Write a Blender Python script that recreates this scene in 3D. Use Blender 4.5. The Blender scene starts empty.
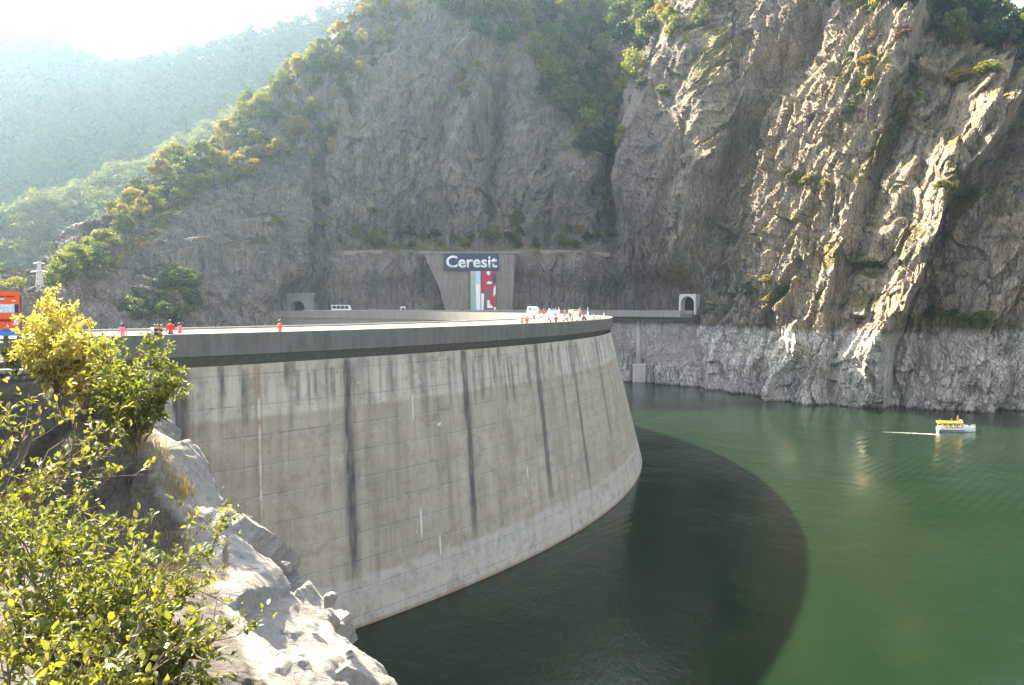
import bpy, bmesh, math, random
import numpy as np
from mathutils import Vector, Matrix

random.seed(7)
RNG = np.random.default_rng(11)
S = bpy.context.scene
COL = S.collection
R_ = math.radians

# ------------------------------------------------------------------ camera
F = 887.0; PX0, PY0 = 512.0, 342.5; HOR = 305.0
PITCH = math.atan((PY0 - HOR) / F)
cp, sp_ = math.cos(PITCH), math.sin(PITCH)

def P(px, py, d):
    """the point at forward distance d that the photo shows at (px, py)"""
    a, b = px - PX0, PY0 - py
    y = F * cp + b * sp_
    z = -F * sp_ + b * cp
    k = d / y
    return np.array([a * k, d, z * k])

def proj(V):
    V = np.asarray(V, float)
    x, y, z = V[..., 0], V[..., 1], V[..., 2]
    f = y * cp - z * sp_
    u = y * sp_ + z * cp
    f = np.where(f < 0.1, 0.1, f)
    return PX0 + F * x / f, PY0 - F * u / f

cam_d = bpy.data.cameras.new('camera'); cam = bpy.data.objects.new('camera', cam_d); COL.objects.link(cam)
cam_d.sensor_width = 36; cam_d.lens = F * 36 / 1024; cam_d.clip_start = 0.1; cam_d.clip_end = 8000
cam.rotation_euler = (math.pi / 2 - PITCH, 0, 0)
S.camera = cam
S.render.resolution_x, S.render.resolution_y = 1024, 685

# ------------------------------------------------------------------ light
SUN_EL, SUN_AZ = R_(37.0), R_(39.0)        # azimuth to the left of the view direction
sun_dir = Vector((-math.sin(SUN_AZ) * math.cos(SUN_EL), math.cos(SUN_AZ) * math.cos(SUN_EL), math.sin(SUN_EL)))
sl = bpy.data.lights.new('sun', 'SUN'); so = bpy.data.objects.new('sun', sl); COL.objects.link(so)
sl.energy = 5.0; sl.angle = R_(0.8); sl.color = (1.0, 0.86, 0.63)
so.rotation_euler = sun_dir.to_track_quat('Z', 'Y').to_euler()
W = bpy.data.worlds.new('World'); S.world = W; W.use_nodes = True
wn = W.node_tree; wn.nodes.clear()
sky = wn.nodes.new('ShaderNodeTexSky'); sky.sky_type = 'NISHITA'; sky.sun_disc = False
sky.sun_elevation = SUN_EL; sky.sun_rotation = -SUN_AZ
sky.air_density = 1.0; sky.dust_density = 3.0; sky.ozone_density = 0.6; sky.altitude = 800
hs = wn.nodes.new('ShaderNodeHueSaturation'); hs.inputs['Saturation'].default_value = 0.40
bg = wn.nodes.new('ShaderNodeBackground'); bg.inputs['Strength'].default_value = 0.085
wo = wn.nodes.new('ShaderNodeOutputWorld')
wn.links.new(sky.outputs[0], hs.inputs['Color']); wn.links.new(hs.outputs[0], bg.inputs[0]); wn.links.new(bg.outputs[0], wo.inputs[0])
S.view_settings.view_transform = 'Standard'; S.view_settings.look = 'None'
S.view_settings.exposure = 2.85; S.view_settings.gamma = 1.0; S.view_settings.use_curve_mapping = False
S.render.engine = 'CYCLES'
S.cycles.use_denoising = True
S.cycles.max_bounces = 6; S.cycles.diffuse_bounces = 3; S.cycles.glossy_bounces = 2
S.cycles.transmission_bounces = 4; S.cycles.transparent_max_bounces = 6; S.cycles.volume_bounces = 1
S.cycles.sample_clamp_indirect = 4

# ------------------------------------------------------------------ helpers
def noise(x, y, z, seed=0):
    """Perlin gradient noise, about -1..1"""
    x = np.asarray(x, np.float64) + 1000.0 + seed * 17.31; y = np.asarray(y, np.float64) + 1000.0 + seed * 5.77; z = np.asarray(z, np.float64) + 1000.0
    x, y, z = np.broadcast_arrays(x, y, z)
    xi, yi, zi = np.floor(x).astype(np.int64), np.floor(y).astype(np.int64), np.floor(z).astype(np.int64)
    xf, yf, zf = x - xi, y - yi, z - zi
    u, v, w = [t * t * t * (t * (t * 6 - 15) + 10) for t in (xf, yf, zf)]
    def g(dx, dy, dz):
        h = ((xi + dx) * 374761393 + (yi + dy) * 668265263 + (zi + dz) * 1274126177 + seed * 974711) & 0xffffffff
        h = ((h ^ (h >> 13)) * 1103515245) & 0xffffffff
        h = ((h ^ (h >> 16)) * 69069) & 0xffffffff
        gx = ((h & 255) - 127.5) / 127.5; gy = (((h >> 8) & 255) - 127.5) / 127.5; gz = (((h >> 16) & 255) - 127.5) / 127.5
        return gx * (xf - dx) + gy * (yf - dy) + gz * (zf - dz)
    def L(a, b, t): return a + (b - a) * t
    r = L(L(L(g(0,0,0), g(1,0,0), u), L(g(0,1,0), g(1,1,0), u), v), L(L(g(0,0,1), g(1,0,1), u), L(g(0,1,1), g(1,1,1), u), v), w)
    return r * 1.25

def fbm(x, y, z, o=4, seed=0, gain=0.5):
    t = 0; a = 1.0; f = 1.0
    for k in range(o):
        t = t + a * noise(x * f, y * f, z * f, seed + k); a *= gain; f *= 2.03
    return t

def ridge(x, y, z, o=3, seed=0, gain=0.5):
    t = 0; a = 1.0; f = 1.0
    for k in range(o):
        t = t + a * (1 - 2.2 * np.abs(noise(x * f, y * f, z * f, seed + k))); a *= gain; f *= 2.07
    return t

def cells(x, y, z, seed=0):
    """Voronoi blocks: per-cell random value and tilted-plane height, for faceted rock"""
    xi, yi, zi = [np.floor(t).astype(np.int64) for t in (x, y, z)]
    best = np.full(x.shape, 1e9); val = np.zeros(x.shape); tilt = np.zeros(x.shape)
    for dx in (-1, 0, 1):
        for dy in (-1, 0, 1):
            for dz in (-1, 0, 1):
                cx, cy, cz = xi + dx, yi + dy, zi + dz
                h = (cx * 374761393 + cy * 668265263 + cz * 1274126177 + seed * 974711) & 0xffffffff
                h = ((h ^ (h >> 13)) * 1103515245) & 0xffffffff; h = h ^ (h >> 15)
                h2 = (h * 2654435761) & 0xffffffff; h2 = h2 ^ (h2 >> 16)
                px = cx + (h & 1023) / 1023; py = cy + ((h >> 10) & 1023) / 1023; pz = cz + ((h >> 20) & 1023) / 1023
                ax, ay, az = x - px, y - py, z - pz
                d = ax * ax + ay * ay + az * az
                m = d < best
                best = np.where(m, d, best)
                val = np.where(m, (h2 & 1023) / 511.5 - 1, val)
                tl = (((h2 >> 10) & 255) / 127.5 - 1) * ax + (((h2 >> 18) & 255) / 127.5 - 1) * ay + (((h >> 5) & 255) / 127.5 - 1) * az
                tilt = np.where(m, tl, tilt)
    return val, tilt

def sstep(a, b, x):
    t = np.clip((x - a) / (b - a), 0, 1); return t * t * (3 - 2 * t)

def mesh_np(name, V, Q, mats=(), smooth=False, midx=None, attrs=None):
    V = np.ascontiguousarray(V, np.float32).reshape(-1, 3); Q = np.ascontiguousarray(Q, np.int32)
    k = Q.shape[1]
    me = bpy.data.meshes.new(name)
    me.vertices.add(len(V)); me.vertices.foreach_set('co', V.ravel())
    me.loops.add(Q.size); me.loops.foreach_set('vertex_index', Q.ravel())
    me.polygons.add(len(Q)); me.polygons.foreach_set('loop_start', np.arange(0, Q.size, k, dtype=np.int32))
    for m in mats: me.materials.append(m)
    if midx is not None: me.polygons.foreach_set('material_index', np.ascontiguousarray(midx, np.int32))
    me.update(calc_edges=True); me.validate()
    me.polygons.foreach_set('use_smooth', np.full(len(me.polygons), smooth))
    for an, av in (attrs or {}).items():
        a = me.attributes.new(an, 'FLOAT', 'POINT'); a.data.foreach_set('value', np.ascontiguousarray(av, np.float32).ravel())
    return me

def grid_quads(n, m):
    i = np.arange(n - 1)[:, None] * m + np.arange(m - 1)[None, :]
    return np.stack([i, i + 1, i + m + 1, i + m], -1).reshape(-1, 4)

def link(name, me, parent=None, loc=None):
    o = bpy.data.objects.new(name, me); COL.objects.link(o)
    if parent is not None: o.parent = parent
    if loc is not None: o.location = loc
    return o

def tag(o, label=None, cat=None, group=None, kind=None):
    if label: o['label'] = label
    if cat: o['category'] = cat
    if group: o['group'] = group
    if kind: o['kind'] = kind
    return o

def thing(name, label, cat, loc=(0, 0, 0), rz=0.0, group=None):
    o = bpy.data.objects.new(name, None); COL.objects.link(o)
    o.location = tuple(float(t) for t in loc); o.rotation_euler = (0, 0, rz); o.empty_display_size = 0.2
    return tag(o, label, cat, group)

class MB:
    """collects boxes, prisms and tubes; build() links them as one mesh object"""
    def __init__(s): s.v, s.f, s.m = [], [], []
    def add(s, vs, fs, mi=0):
        b = len(s.v); s.v += [tuple(map(float, p)) for p in vs]; s.f += [tuple(b + i for i in f) for f in fs]; s.m += [mi] * len(fs); return s
    def box(s, x0, x1, y0, y1, z0, z1, mi=0, M=None):
        v = [(x, y, z) for z in (z0, z1) for y in (y0, y1) for x in (x0, x1)]
        if M is not None: v = [tuple(M @ Vector(p)) for p in v]
        return s.add(v, [(0,2,3,1), (4,5,7,6), (0,1,5,4), (2,6,7,3), (0,4,6,2), (1,3,7,5)], mi)
    def prism(s, pts, a, b, axis='y', mi=0):
        """pts: closed outline in the other two axes, counter-clockwise"""
        n = len(pts)
        mk = {'y': lambda p, t: (p[0], t, p[1]), 'x': lambda p, t: (t, p[0], p[1]), 'z': lambda p, t: (p[0], p[1], t)}[axis]
        v = [mk(p, a) for p in pts] + [mk(p, b) for p in pts]
        f = [tuple(range(n)), tuple(range(2 * n - 1, n - 1, -1))] + [(i, i + n, (i + 1) % n + n, (i + 1) % n) for i in range(n)]
        return s.add(v, f, mi)
    def tube(s, pts, rad, n=6, mi=0, cap=True):
        pts = [Vector(p) for p in pts]
        if not hasattr(rad, '__len__'): rad = [rad] * len(pts)
        vs, fs = [], []
        up = Vector((0.13, 0.27, 1)).normalized()
        for i, p in enumerate(pts):
            t = (pts[min(i + 1, len(pts) - 1)] - pts[max(i - 1, 0)])
            t = t.normalized() if t.length > 1e-9 else Vector((0, 0, 1))
            a = t.cross(up); a = a.normalized() if a.length > 1e-3 else t.cross(Vector((1, 0, 0))).normalized()
            b = t.cross(a)
            for k in range(n):
                c = 2 * math.pi * k / n
                vs.append(p + (a * math.cos(c) + b * math.sin(c)) * rad[i])
        for i in range(len(pts) - 1):
            for k in range(n):
                fs.append((i * n + k, i * n + (k + 1) % n, (i + 1) * n + (k + 1) % n, (i + 1) * n + k))
        if cap:
            fs.append(tuple(range(n - 1, -1, -1))); fs.append(tuple((len(pts) - 1) * n + k for k in range(n)))
        return s.add(vs, fs, mi)
    def mesh(s, name, mats, smooth=False, bevel=0.0):
        me = bpy.data.meshes.new(name)
        me.from_pydata(s.v, [], s.f)
        for m in (mats if isinstance(mats, (list, tuple)) else [mats]): me.materials.append(m)
        me.polygons.foreach_set('material_index', np.array(s.m, np.int32))
        bm = bmesh.new(); bm.from_mesh(me)
        bmesh.ops.recalc_face_normals(bm, faces=bm.faces)
        if bevel:
            bmesh.ops.bevel(bm, geom=[e for e in bm.edges if len(e.link_faces) == 2 and e.calc_face_angle(0) > 0.6], offset=bevel, segments=1, affect='EDGES', clamp_overlap=True)
        bm.to_mesh(me); bm.free()
        me.polygons.foreach_set('use_smooth', np.full(len(me.polygons), smooth)); me.update()
        return me
    def build(s, name, mats, parent=None, smooth=False, bevel=0.0):
        return link(name, s.mesh(name, mats, smooth, bevel), parent)

# ------------------------------------------------------------------ materials
class NT:
    def __init__(s, name):
        s.m = bpy.data.materials.new(name); s.m.use_nodes = True; s.t = s.m.node_tree; s.t.nodes.clear()
        s.out = s.t.nodes.new('ShaderNodeOutputMaterial')
    def n(s, typ, ins=None, **props):
        nd = s.t.nodes.new('ShaderNode' + typ)
        for k, v in props.items(): setattr(nd, k, v)
        for k, v in (ins or {}).items():
            i = nd.inputs[k]
            if isinstance(v, bpy.types.NodeSocket): s.t.links.new(v, i)
            else: i.default_value = v
        return nd
    def math(s, op, a, b=0.0, clamp=False):
        return s.n('Math', {0: a, 1: b}, operation=op, use_clamp=clamp).outputs[0]
    def mix(s, f, a, b, mode='MIX'):
        nd = s.n('Mix', data_type='RGBA', blend_type=mode)
        for i, v in ((0, f), (6, a), (7, b)):
            if isinstance(v, bpy.types.NodeSocket): s.t.links.new(v, nd.inputs[i])
            else: nd.inputs[i].default_value = v if i == 0 else (*v, 1) if len(v) == 3 else v
        return nd.outputs[2]
    def ramp(s, f, stops, interp='LINEAR'):
        nd = s.n('ValToRGB', {0: f}); r = nd.color_ramp; r.interpolation = interp
        while len(r.elements) < len(stops): r.elements.new(0.5)
        for e, (p, c) in zip(r.elements, stops):
            e.position = p; e.color = (c, c, c, 1) if not hasattr(c, '__len__') else (*c, 1)
        return nd.outputs[0]
    def coords(s, scale=(1, 1, 1), rot=(0, 0, 0), src='Object', loc=(0, 0, 0)):
        tc = s.n('TexCoord')
        return s.n('Mapping', {'Vector': tc.outputs[src], 'Scale': scale, 'Rotation': rot, 'Location': loc}).outputs[0]
    def noise(s, vec, scale, detail=4.0, rough=0.55, dist=0.0):
        return s.n('TexNoise', {'Vector': vec, 'Scale': scale, 'Detail': detail, 'Roughness': rough, 'Distortion': dist}).outputs[0]
    def attr(s, name):
        return s.n('Attribute', attribute_name=name).outputs['Fac']
    def principled(s, col, rough=0.8, normal=None, **kw):
        ins = {'Base Color': col if isinstance(col, bpy.types.NodeSocket) else (*col, 1), 'Roughness': rough}
        if normal is not None: ins['Normal'] = normal
        ins.update(kw)
        b = s.n('BsdfPrincipled', ins)
        s.t.links.new(b.outputs[0], s.out.inputs[0]); return s.m
    def bump(s, h, strength=0.5, dist=0.1, normal=None):
        ins = {'Height': h, 'Strength': strength, 'Distance': dist}
        if normal is not None: ins['Normal'] = normal
        return s.n('Bump', ins).outputs[0]

def m_plain(name, col, rough=0.6, var=0.12, scale=3.0, metal=0.0):
    t = NT(name)
    n = t.noise(t.coords(), scale, 5)
    c = t.mix(n, tuple(x * (1 - var) for x in col), tuple(min(1, x * (1 + var)) for x in col))
    return t.principled(c, rough, Metallic=metal)

def m_leaf(name, c1, c2, trans=0.45, tint=(1.15, 1.25, 0.5), nsc=0.9):
    t = NT(name)
    r = t.n('ObjectInfo').outputs['Random']
    g = t.n('NewGeometry')
    n = t.noise(g.outputs['Position'], nsc, 3, 0.7)
    rr = t.math('ADD', t.math('MULTIPLY', r, 0.55), t.math('MULTIPLY', n, 0.75))
    rr = t.math('SUBTRACT', rr, 0.18, True)
    c = t.mix(rr, c1, c2)
    tc = t.mix(1.0, c, tint, 'MULTIPLY')
    d = t.n('BsdfDiffuse', {'Color': c}); tr = t.n('BsdfTranslucent', {'Color': tc})
    gl = t.n('BsdfGlossy', {'Color': (0.6, 0.65, 0.6, 1), 'Roughness': 0.45})
    m1 = t.n('MixShader', {0: trans, 1: d.outputs[0], 2: tr.outputs[0]})
    m2 = t.n('MixShader', {0: 0.05, 1: m1.outputs[0], 2: gl.outputs[0]})
    t.t.links.new(m2.outputs[0], t.out.inputs[0]); return t.m

def m_cliff():
    t = NT('cliff_rock'); g = t.n('NewGeometry'); pos = g.outputs['Position']
    sepn = t.n('SeparateXYZ', {0: pos}); z = sepn.outputs[2]
    st = t.n('Mapping', {'Vector': pos, 'Scale': (0.5, 0.5, 0.09), 'Rotation': (0, R_(16), 0)}).outputs[0]
    big = t.noise(pos, 0.022, 6, 0.6, 0.4); mid = t.noise(pos, 0.12, 6, 0.65, 0.5); strk = t.noise(st, 0.9, 6, 0.6, 0.3); fine = t.noise(pos, 1.4, 5, 0.7)
    c = t.ramp(big, [(0.32, (0.175, 0.158, 0.148)), (0.5, (0.310, 0.258, 0.195)), (0.66, (0.390, 0.328, 0.250))])
    c = t.mix(t.ramp(mid, [(0.42, 0.0), (0.68, 1.0)]), c, (0.46, 0.36, 0.225))
    c = t.mix(t.ramp(t.noise(pos, 0.05, 5, 0.7, 1.0), [(0.56, 0.0), (0.72, 0.6)]), c, (0.25, 0.165, 0.09))
    c = t.mix(t.ramp(strk, [(0.30, 0.75), (0.5, 0.0)]), c, (0.075, 0.072, 0.075))
    c = t.mix(t.ramp(strk, [(0.60, 0.0), (0.78, 0.55)]), c, (0.40, 0.38, 0.35))
    c = t.mix(t.ramp(fine, [(0.35, 0.35), (0.6, 0.0)]), c, (0.06, 0.058, 0.055))
    cold_shade = t.mix(0.85, t.mix(1.0, c, (0.74, 0.79, 0.90), 'MULTIPLY'), t.mix(1.0, c, (0.68, 0.74, 0.88), 'MULTIPLY'))  # massif away from the sunlit cliff: blue-grey shade put into its rock tint
    c = t.mix(t.attr('warm'), cold_shade, c)
    c = t.mix(t.math('MULTIPLY', t.attr('fresh'), t.ramp(mid, [(0.3, 0.2), (0.6, 0.8)])), c, (0.33, 0.30, 0.27))
    c = t.mix(t.math('MULTIPLY', t.attr('wet_and_shade'), 0.82), c, (0.040, 0.040, 0.046))  # gully shade and stains darken the rock colour itself
    # drawdown band: rock bleached by the lake up to its usual level
    zz = t.math('ADD', z, t.math('MULTIPLY', t.math('SUBTRACT', mid, 0.5), 3.0))
    lake = t.attr('lake')
    bm_ = t.n('MapRange', {'Value': zz, 'From Min': -6.6, 'From Max': -8.2, 'To Min': 0.0, 'To Max': 1.0}).outputs[0]
    bl = t.mix(t.ramp(strk, [(0.34, 0.0), (0.62, 1.0)]), (0.62, 0.575, 0.51), (0.80, 0.755, 0.68))
    bl = t.mix(t.ramp(fine, [(0.36, 0.5), (0.56, 0.0)]), bl, (0.34, 0.325, 0.31))
    c = t.mix(t.math('MULTIPLY', t.math('MULTIPLY', bm_, lake), 0.85), c, bl)
    wet_and_shade = t.n('MapRange', {'Value': z, 'From Min': -27.3, 'From Max': -27.7, 'To Min': 0.0, 'To Max': 0.6}).outputs[0]
    c = t.mix(t.math('MULTIPLY', wet_and_shade, lake), c, (0.09, 0.07, 0.05))
    # dry grass and moss where it can hold
    veg = t.math('ADD', t.attr('veg'), t.math('MULTIPLY', t.math('SUBTRACT', fine, 0.5), 0.7))
    veg = t.math('ADD', veg, t.math('MULTIPLY', t.math('SUBTRACT', mid, 0.5), 0.6))
    vm = t.ramp(veg, [(0.36, 0.0), (0.56, 0.9)])
    vc = t.mix(t.ramp(t.noise(pos, 0.09, 5, 0.7), [(0.4, 0.0), (0.62, 1.0)]), (0.085, 0.090, 0.028), (0.260, 0.205, 0.075))
    c = t.mix(vm, c, vc)
    v1 = t.n('TexVoronoi', {'Vector': t.n('Mapping', {'Vector': pos, 'Scale': (0.8, 0.8, 0.28), 'Rotation': (R_(8), R_(20), 0)}).outputs[0], 'Scale': 1.0}, feature='DISTANCE_TO_EDGE').outputs[0]
    crack = t.ramp(v1, [(0.0, 0.0), (0.10, 1.0)])
    v2 = t.n('TexVoronoi', {'Vector': t.n('Mapping', {'Vector': t.n('VectorMath', {0: pos, 1: t.n('VectorMath', {0: t.n('TexNoise', {'Vector': pos, 'Scale': 0.25, 'Detail': 3.0}).outputs['Color'], 1: (4.0, 4.0, 4.0)}, operation='MULTIPLY').outputs[0]}, operation='ADD').outputs[0], 'Scale': (0.26, 0.26, 0.075), 'Rotation': (R_(5), R_(16), 0)}).outputs[0], 'Scale': 1.0}, feature='DISTANCE_TO_EDGE').outputs[0]
    joint = t.ramp(v2, [(0.0, 0.0), (0.055, 1.0)])
    c = t.mix(t.math('MULTIPLY', t.math('SUBTRACT', 1.0, joint), t.ramp(t.noise(pos, 0.16, 4, 0.6), [(0.42, 0.0), (0.62, 0.5)])), c, (0.05, 0.047, 0.046))
    c = t.mix(t.math('MULTIPLY', t.math('SUBTRACT', 1.0, crack), t.ramp(t.noise(pos, 0.4, 4, 0.6), [(0.45, 0.0), (0.65, 0.3)])), c, (0.06, 0.056, 0.053))
    h = t.math('ADD', t.math('MULTIPLY', fine, 0.8), t.math('MULTIPLY', crack, 0.5))
    h = t.math('ADD', h, t.math('ADD', t.math('MULTIPLY', strk, 0.9), t.math('MULTIPLY', joint, 0.5)))
    return t.principled(c, 0.93, t.bump(h, 0.9, 1.1), **{'Specular IOR Level': 0.2})

def m_nearrock():
    t = NT('near_rock'); g = t.n('NewGeometry'); pos = g.outputs['Position']
    st = t.n('Mapping', {'Vector': pos, 'Scale': (0.55, 2.2, 2.2), 'Rotation': (R_(10), R_(-48), R_(25))}).outputs[0]
    big = t.noise(pos, 0.35, 6, 0.6, 0.4); strk = t.noise(st, 1.5, 8, 0.65, 0.4); fine = t.noise(pos, 9, 6, 0.75); mid = t.noise(pos, 1.6, 6, 0.65, 0.8)
    c = t.ramp(big, [(0.35, (0.20, 0.19, 0.175)), (0.55, (0.25, 0.24, 0.222)), (0.7, (0.21, 0.18, 0.145))])
    c = t.mix(t.ramp(mid, [(0.5, 0.0), (0.68, 0.7)]), c, (0.34, 0.27, 0.19))
    c = t.mix(t.ramp(strk, [(0.32, 0.85), (0.47, 0.0)]), c, (0.20, 0.19, 0.18))
    c = t.mix(t.ramp(strk, [(0.55, 0.0), (0.7, 0.6)]), c, (0.38, 0.37, 0.35))
    c = t.mix(t.ramp(fine, [(0.33, 0.55), (0.5, 0.0)]), c, (0.12, 0.11, 0.10))
    lich = t.ramp(t.noise(pos, 3.3, 6, 0.7), [(0.58, 0.0), (0.63, 0.75)])
    c = t.mix(t.math('MULTIPLY', lich, 0.6), c, (0.36, 0.35, 0.33))
    # darker weathered rock and soil uphill
    old = t.attr('soil')
    oc = t.mix(t.ramp(fine, [(0.35, 0.0), (0.65, 1.0)]), (0.032, 0.027, 0.021), (0.085, 0.076, 0.066))
    om = t.ramp(t.math('ADD', old, t.math('MULTIPLY', t.math('SUBTRACT', mid, 0.5), 0.8)), [(0.4, 0.0), (0.62, 0.92)])
    c = t.mix(om, c, oc)
    v1 = t.n('TexVoronoi', {'Vector': st, 'Scale': 1.6}, feature='DISTANCE_TO_EDGE').outputs[0]
    crk = t.ramp(v1, [(0.0, 0.0), (0.05, 1.0)])
    c = t.mix(t.math('MULTIPLY', t.math('SUBTRACT', 1.0, crk), t.ramp(t.noise(pos, 0.9, 4, 0.6), [(0.5, 0.0), (0.7, 0.4)])), c, (0.07, 0.065, 0.06))
    h = t.math('ADD', t.math('MULTIPLY', fine, 0.35), t.math('MULTIPLY', crk, 0.08)); h = t.math('ADD', h, strk)
    return t.principled(c, 0.9, t.bump(h, 0.8, 0.12), **{'Specular IOR Level': 0.25})

def m_damface():
    t = NT('dam_concrete'); uv = t.n('UVMap').outputs[0]
    sx = t.n('SeparateXYZ', {0: uv}); u, v = sx.outputs[0], sx.outputs[1]        # u metres along, v metres below the crest
    vert = t.n('Mapping', {'Vector': uv, 'Scale': (1.0, 0.06, 1)}).outputs[0]
    hor = t.n('Mapping', {'Vector': uv, 'Scale': (0.06, 0.9, 1)}).outputs[0]
    big = t.noise(uv, 0.12, 5, 0.6); vs = t.noise(vert, 0.7, 7, 0.65); vs2 = t.noise(vert, 2.3, 6, 0.7); hs_ = t.noise(hor, 0.8, 5, 0.6); fine = t.noise(uv, 6.0, 6, 0.75)
    c = t.ramp(big, [(0.3, (0.345, 0.295, 0.220)), (0.55, (0.405, 0.350, 0.262)), (0.75, (0.470, 0.410, 0.312))])
    c = t.mix(t.ramp(hs_, [(0.35, 0.5), (0.6, 0.0)]), c, (0.31, 0.28, 0.225))
    c = t.mix(t.ramp(vs, [(0.5, 0.0), (0.75, 0.55)]), c, (0.48, 0.43, 0.35))
    c = t.mix(t.ramp(vs, [(0.28, 0.6), (0.48, 0.0)]), c, (0.155, 0.138, 0.11))
    c = t.mix(t.ramp(vs2, [(0.30, 0.35), (0.45, 0.0)]), c, (0.19, 0.18, 0.165))
    c = t.mix(t.ramp(fine, [(0.35, 0.25), (0.6, 0.0)]), c, (0.2, 0.19, 0.17))
    top = t.attr('topband'); c = t.mix(t.math('MULTIPLY', top, t.ramp(vs2, [(0.3, 0.25), (0.6, 0.85)])), c, (0.56, 0.51, 0.42))
    bot = t.attr('bottomband'); c = t.mix(t.math('MULTIPLY', bot, 0.6), c, t.mix(hs_, (0.44, 0.415, 0.375), (0.53, 0.50, 0.46)))
    mot = t.noise(uv, 0.42, 7, 0.72, 0.6)
    c = t.mix(t.ramp(mot, [(0.36, 0.55), (0.5, 0.0)]), c, (0.22, 0.185, 0.135))
    c = t.mix(t.ramp(mot, [(0.58, 0.0), (0.72, 0.4)]), c, (0.52, 0.48, 0.40))
    rust = t.attr('rust'); c = t.mix(rust, c, (0.23, 0.135, 0.06))
    # lift lines every 2.4 m and formwork joints every 4.1 m
    def line(x, period, width, off=0.0):
        f = t.math('FRACT', t.math('DIVIDE', t.math('ADD', x, off), period))
        d = t.math('MULTIPLY', t.math('ABSOLUTE', t.math('SUBTRACT', f, 0.5)), period)
        return t.n('MapRange', {'Value': d, 'From Min': width, 'From Max': width * 0.3, 'To Min': 0.0, 'To Max': 1.0}).outputs[0]
    wob = t.math('MULTIPLY', t.math('SUBTRACT', t.noise(uv, 0.4, 3), 0.5), 0.10)
    ll = line(t.math('ADD', v, wob), 2.4, 0.075, 0.3)
    ll = t.math('MULTIPLY', ll, t.ramp(t.noise(uv, 0.8, 4, 0.7), [(0.38, 0.08), (0.62, 0.85)]))
    jl = t.math('MULTIPLY', line(t.math('ADD', u, wob), 4.1, 0.06), t.ramp(t.noise(uv, 0.5, 4, 0.7), [(0.40, 0.1), (0.6, 0.55)]))
    fl = t.math('MULTIPLY', line(v, 0.6, 0.03, 0.3), t.ramp(t.noise(uv, 0.3, 3), [(0.45, 0.0), (0.65, 0.22)]))
    th = t.math('MULTIPLY', line(u, 1.37, 0.09), line(v, 2.4, 0.09, -0.05))
    dark = t.math('MAXIMUM', t.math('MAXIMUM', t.math('MULTIPLY', ll, 0.8), jl), t.math('MAXIMUM', fl, t.math('MULTIPLY', th, 0.7)))
    c = t.mix(t.math('MULTIPLY', dark, 0.75), c, (0.115, 0.108, 0.098))
    # bright efflorescence just under the lift lines
    eff = t.math('MULTIPLY', t.ramp(t.math('FRACT', t.math('DIVIDE', t.math('ADD', v, 1.5), 2.4)), [(0.0, 0.45), (0.35, 0.0)]), t.ramp(vs2, [(0.5, 0.0), (0.72, 1.0)]))
    c = t.mix(eff, c, (0.50, 0.48, 0.43))
    c = t.mix(t.attr('stain'), c, t.mix(fine, (0.050, 0.050, 0.052), (0.095, 0.092, 0.088)))
    c = t.mix(t.attr('white'), c, (0.74, 0.73, 0.70))
    h = t.math('SUBTRACT', t.math('MULTIPLY', fine, 0.3), dark)
    return t.principled(c, 0.88, t.bump(h, 0.5, 0.06), **{'Specular IOR Level': 0.25})

def m_concrete(name, col, streak=True, dark=0.5):
    t = NT(name); g = t.n('NewGeometry'); pos = g.outputs['Position']
    vert = t.n('Mapping', {'Vector': pos, 'Scale': (1, 1, 0.12)}).outputs[0]
    vs = t.noise(vert, 1.6, 7, 0.7); big = t.noise(pos, 0.3, 5); fine = t.noise(pos, 8, 5, 0.7)
    c = t.mix(big, tuple(x * 0.85 for x in col), tuple(x * 1.15 for x in col))
    if streak:
        c = t.mix(t.ramp(vs, [(0.32, dark), (0.55, 0.0)]), c, tuple(x * 0.35 for x in col))
        c = t.mix(t.ramp(vs, [(0.6, 0.0), (0.8, 0.5)]), c, tuple(min(1, x * 1.6) for x in col))
    c = t.mix(t.ramp(fine, [(0.35, 0.3), (0.6, 0.0)]), c, tuple(x * 0.5 for x in col))
    return t.principled(c, 0.88, t.bump(fine, 0.4, 0.03), **{'Specular IOR Level': 0.25})

def m_water():
    t = NT('lake_water'); g = t.n('NewGeometry'); pos = g.outputs['Position']
    a = t.n('Mapping', {'Vector': pos, 'Scale': (1.0, 0.45, 1), 'Rotation': (0, 0, R_(-32))}).outputs[0]
    n1 = t.noise(a, 2.3, 6, 0.65, 0.2); n2 = t.noise(pos, 0.22, 3, 0.5, 0.4); n3 = t.noise(a, 0.55, 3, 0.5)
    calm = t.ramp(t.noise(pos, 0.028, 4, 0.55, 0.5), [(0.38, 0.12), (0.62, 1.0)])
    h = t.math('ADD', t.math('MULTIPLY', t.math('MULTIPLY', n1, calm), 0.30), t.math('MULTIPLY', n2, 0.18))
    h = t.math('ADD', h, t.math('MULTIPLY', t.math('MULTIPLY', n3, calm), 0.35))
    # long ripple trains left by the boat
    w = t.n('TexWave', {'Vector': t.n('Mapping', {'Vector': pos, 'Rotation': (0, 0, R_(38))}).outputs[0], 'Scale': 0.19, 'Distortion': 2.2, 'Detail': 2.0, 'Detail Scale': 0.5}, wave_type='BANDS').outputs['Fac']
    wm = t.ramp(t.noise(pos, 0.017, 3, 0.5), [(0.5, 0.0), (0.62, 1.0)])
    h = t.math('ADD', h, t.math('MULTIPLY', t.math('MULTIPLY', w, wm), 0.10))
    c = t.mix(t.noise(pos, 0.02, 4), (0.0046, 0.0140, 0.0058), (0.0082, 0.0215, 0.0085))
    return t.principled(c, t.ramp(t.noise(pos, 0.035, 4, 0.6), [(0.4, 0.04), (0.65, 0.16)]), t.bump(h, 0.5, 0.5), IOR=1.333, **{'Specular IOR Level': 0.26})

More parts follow.
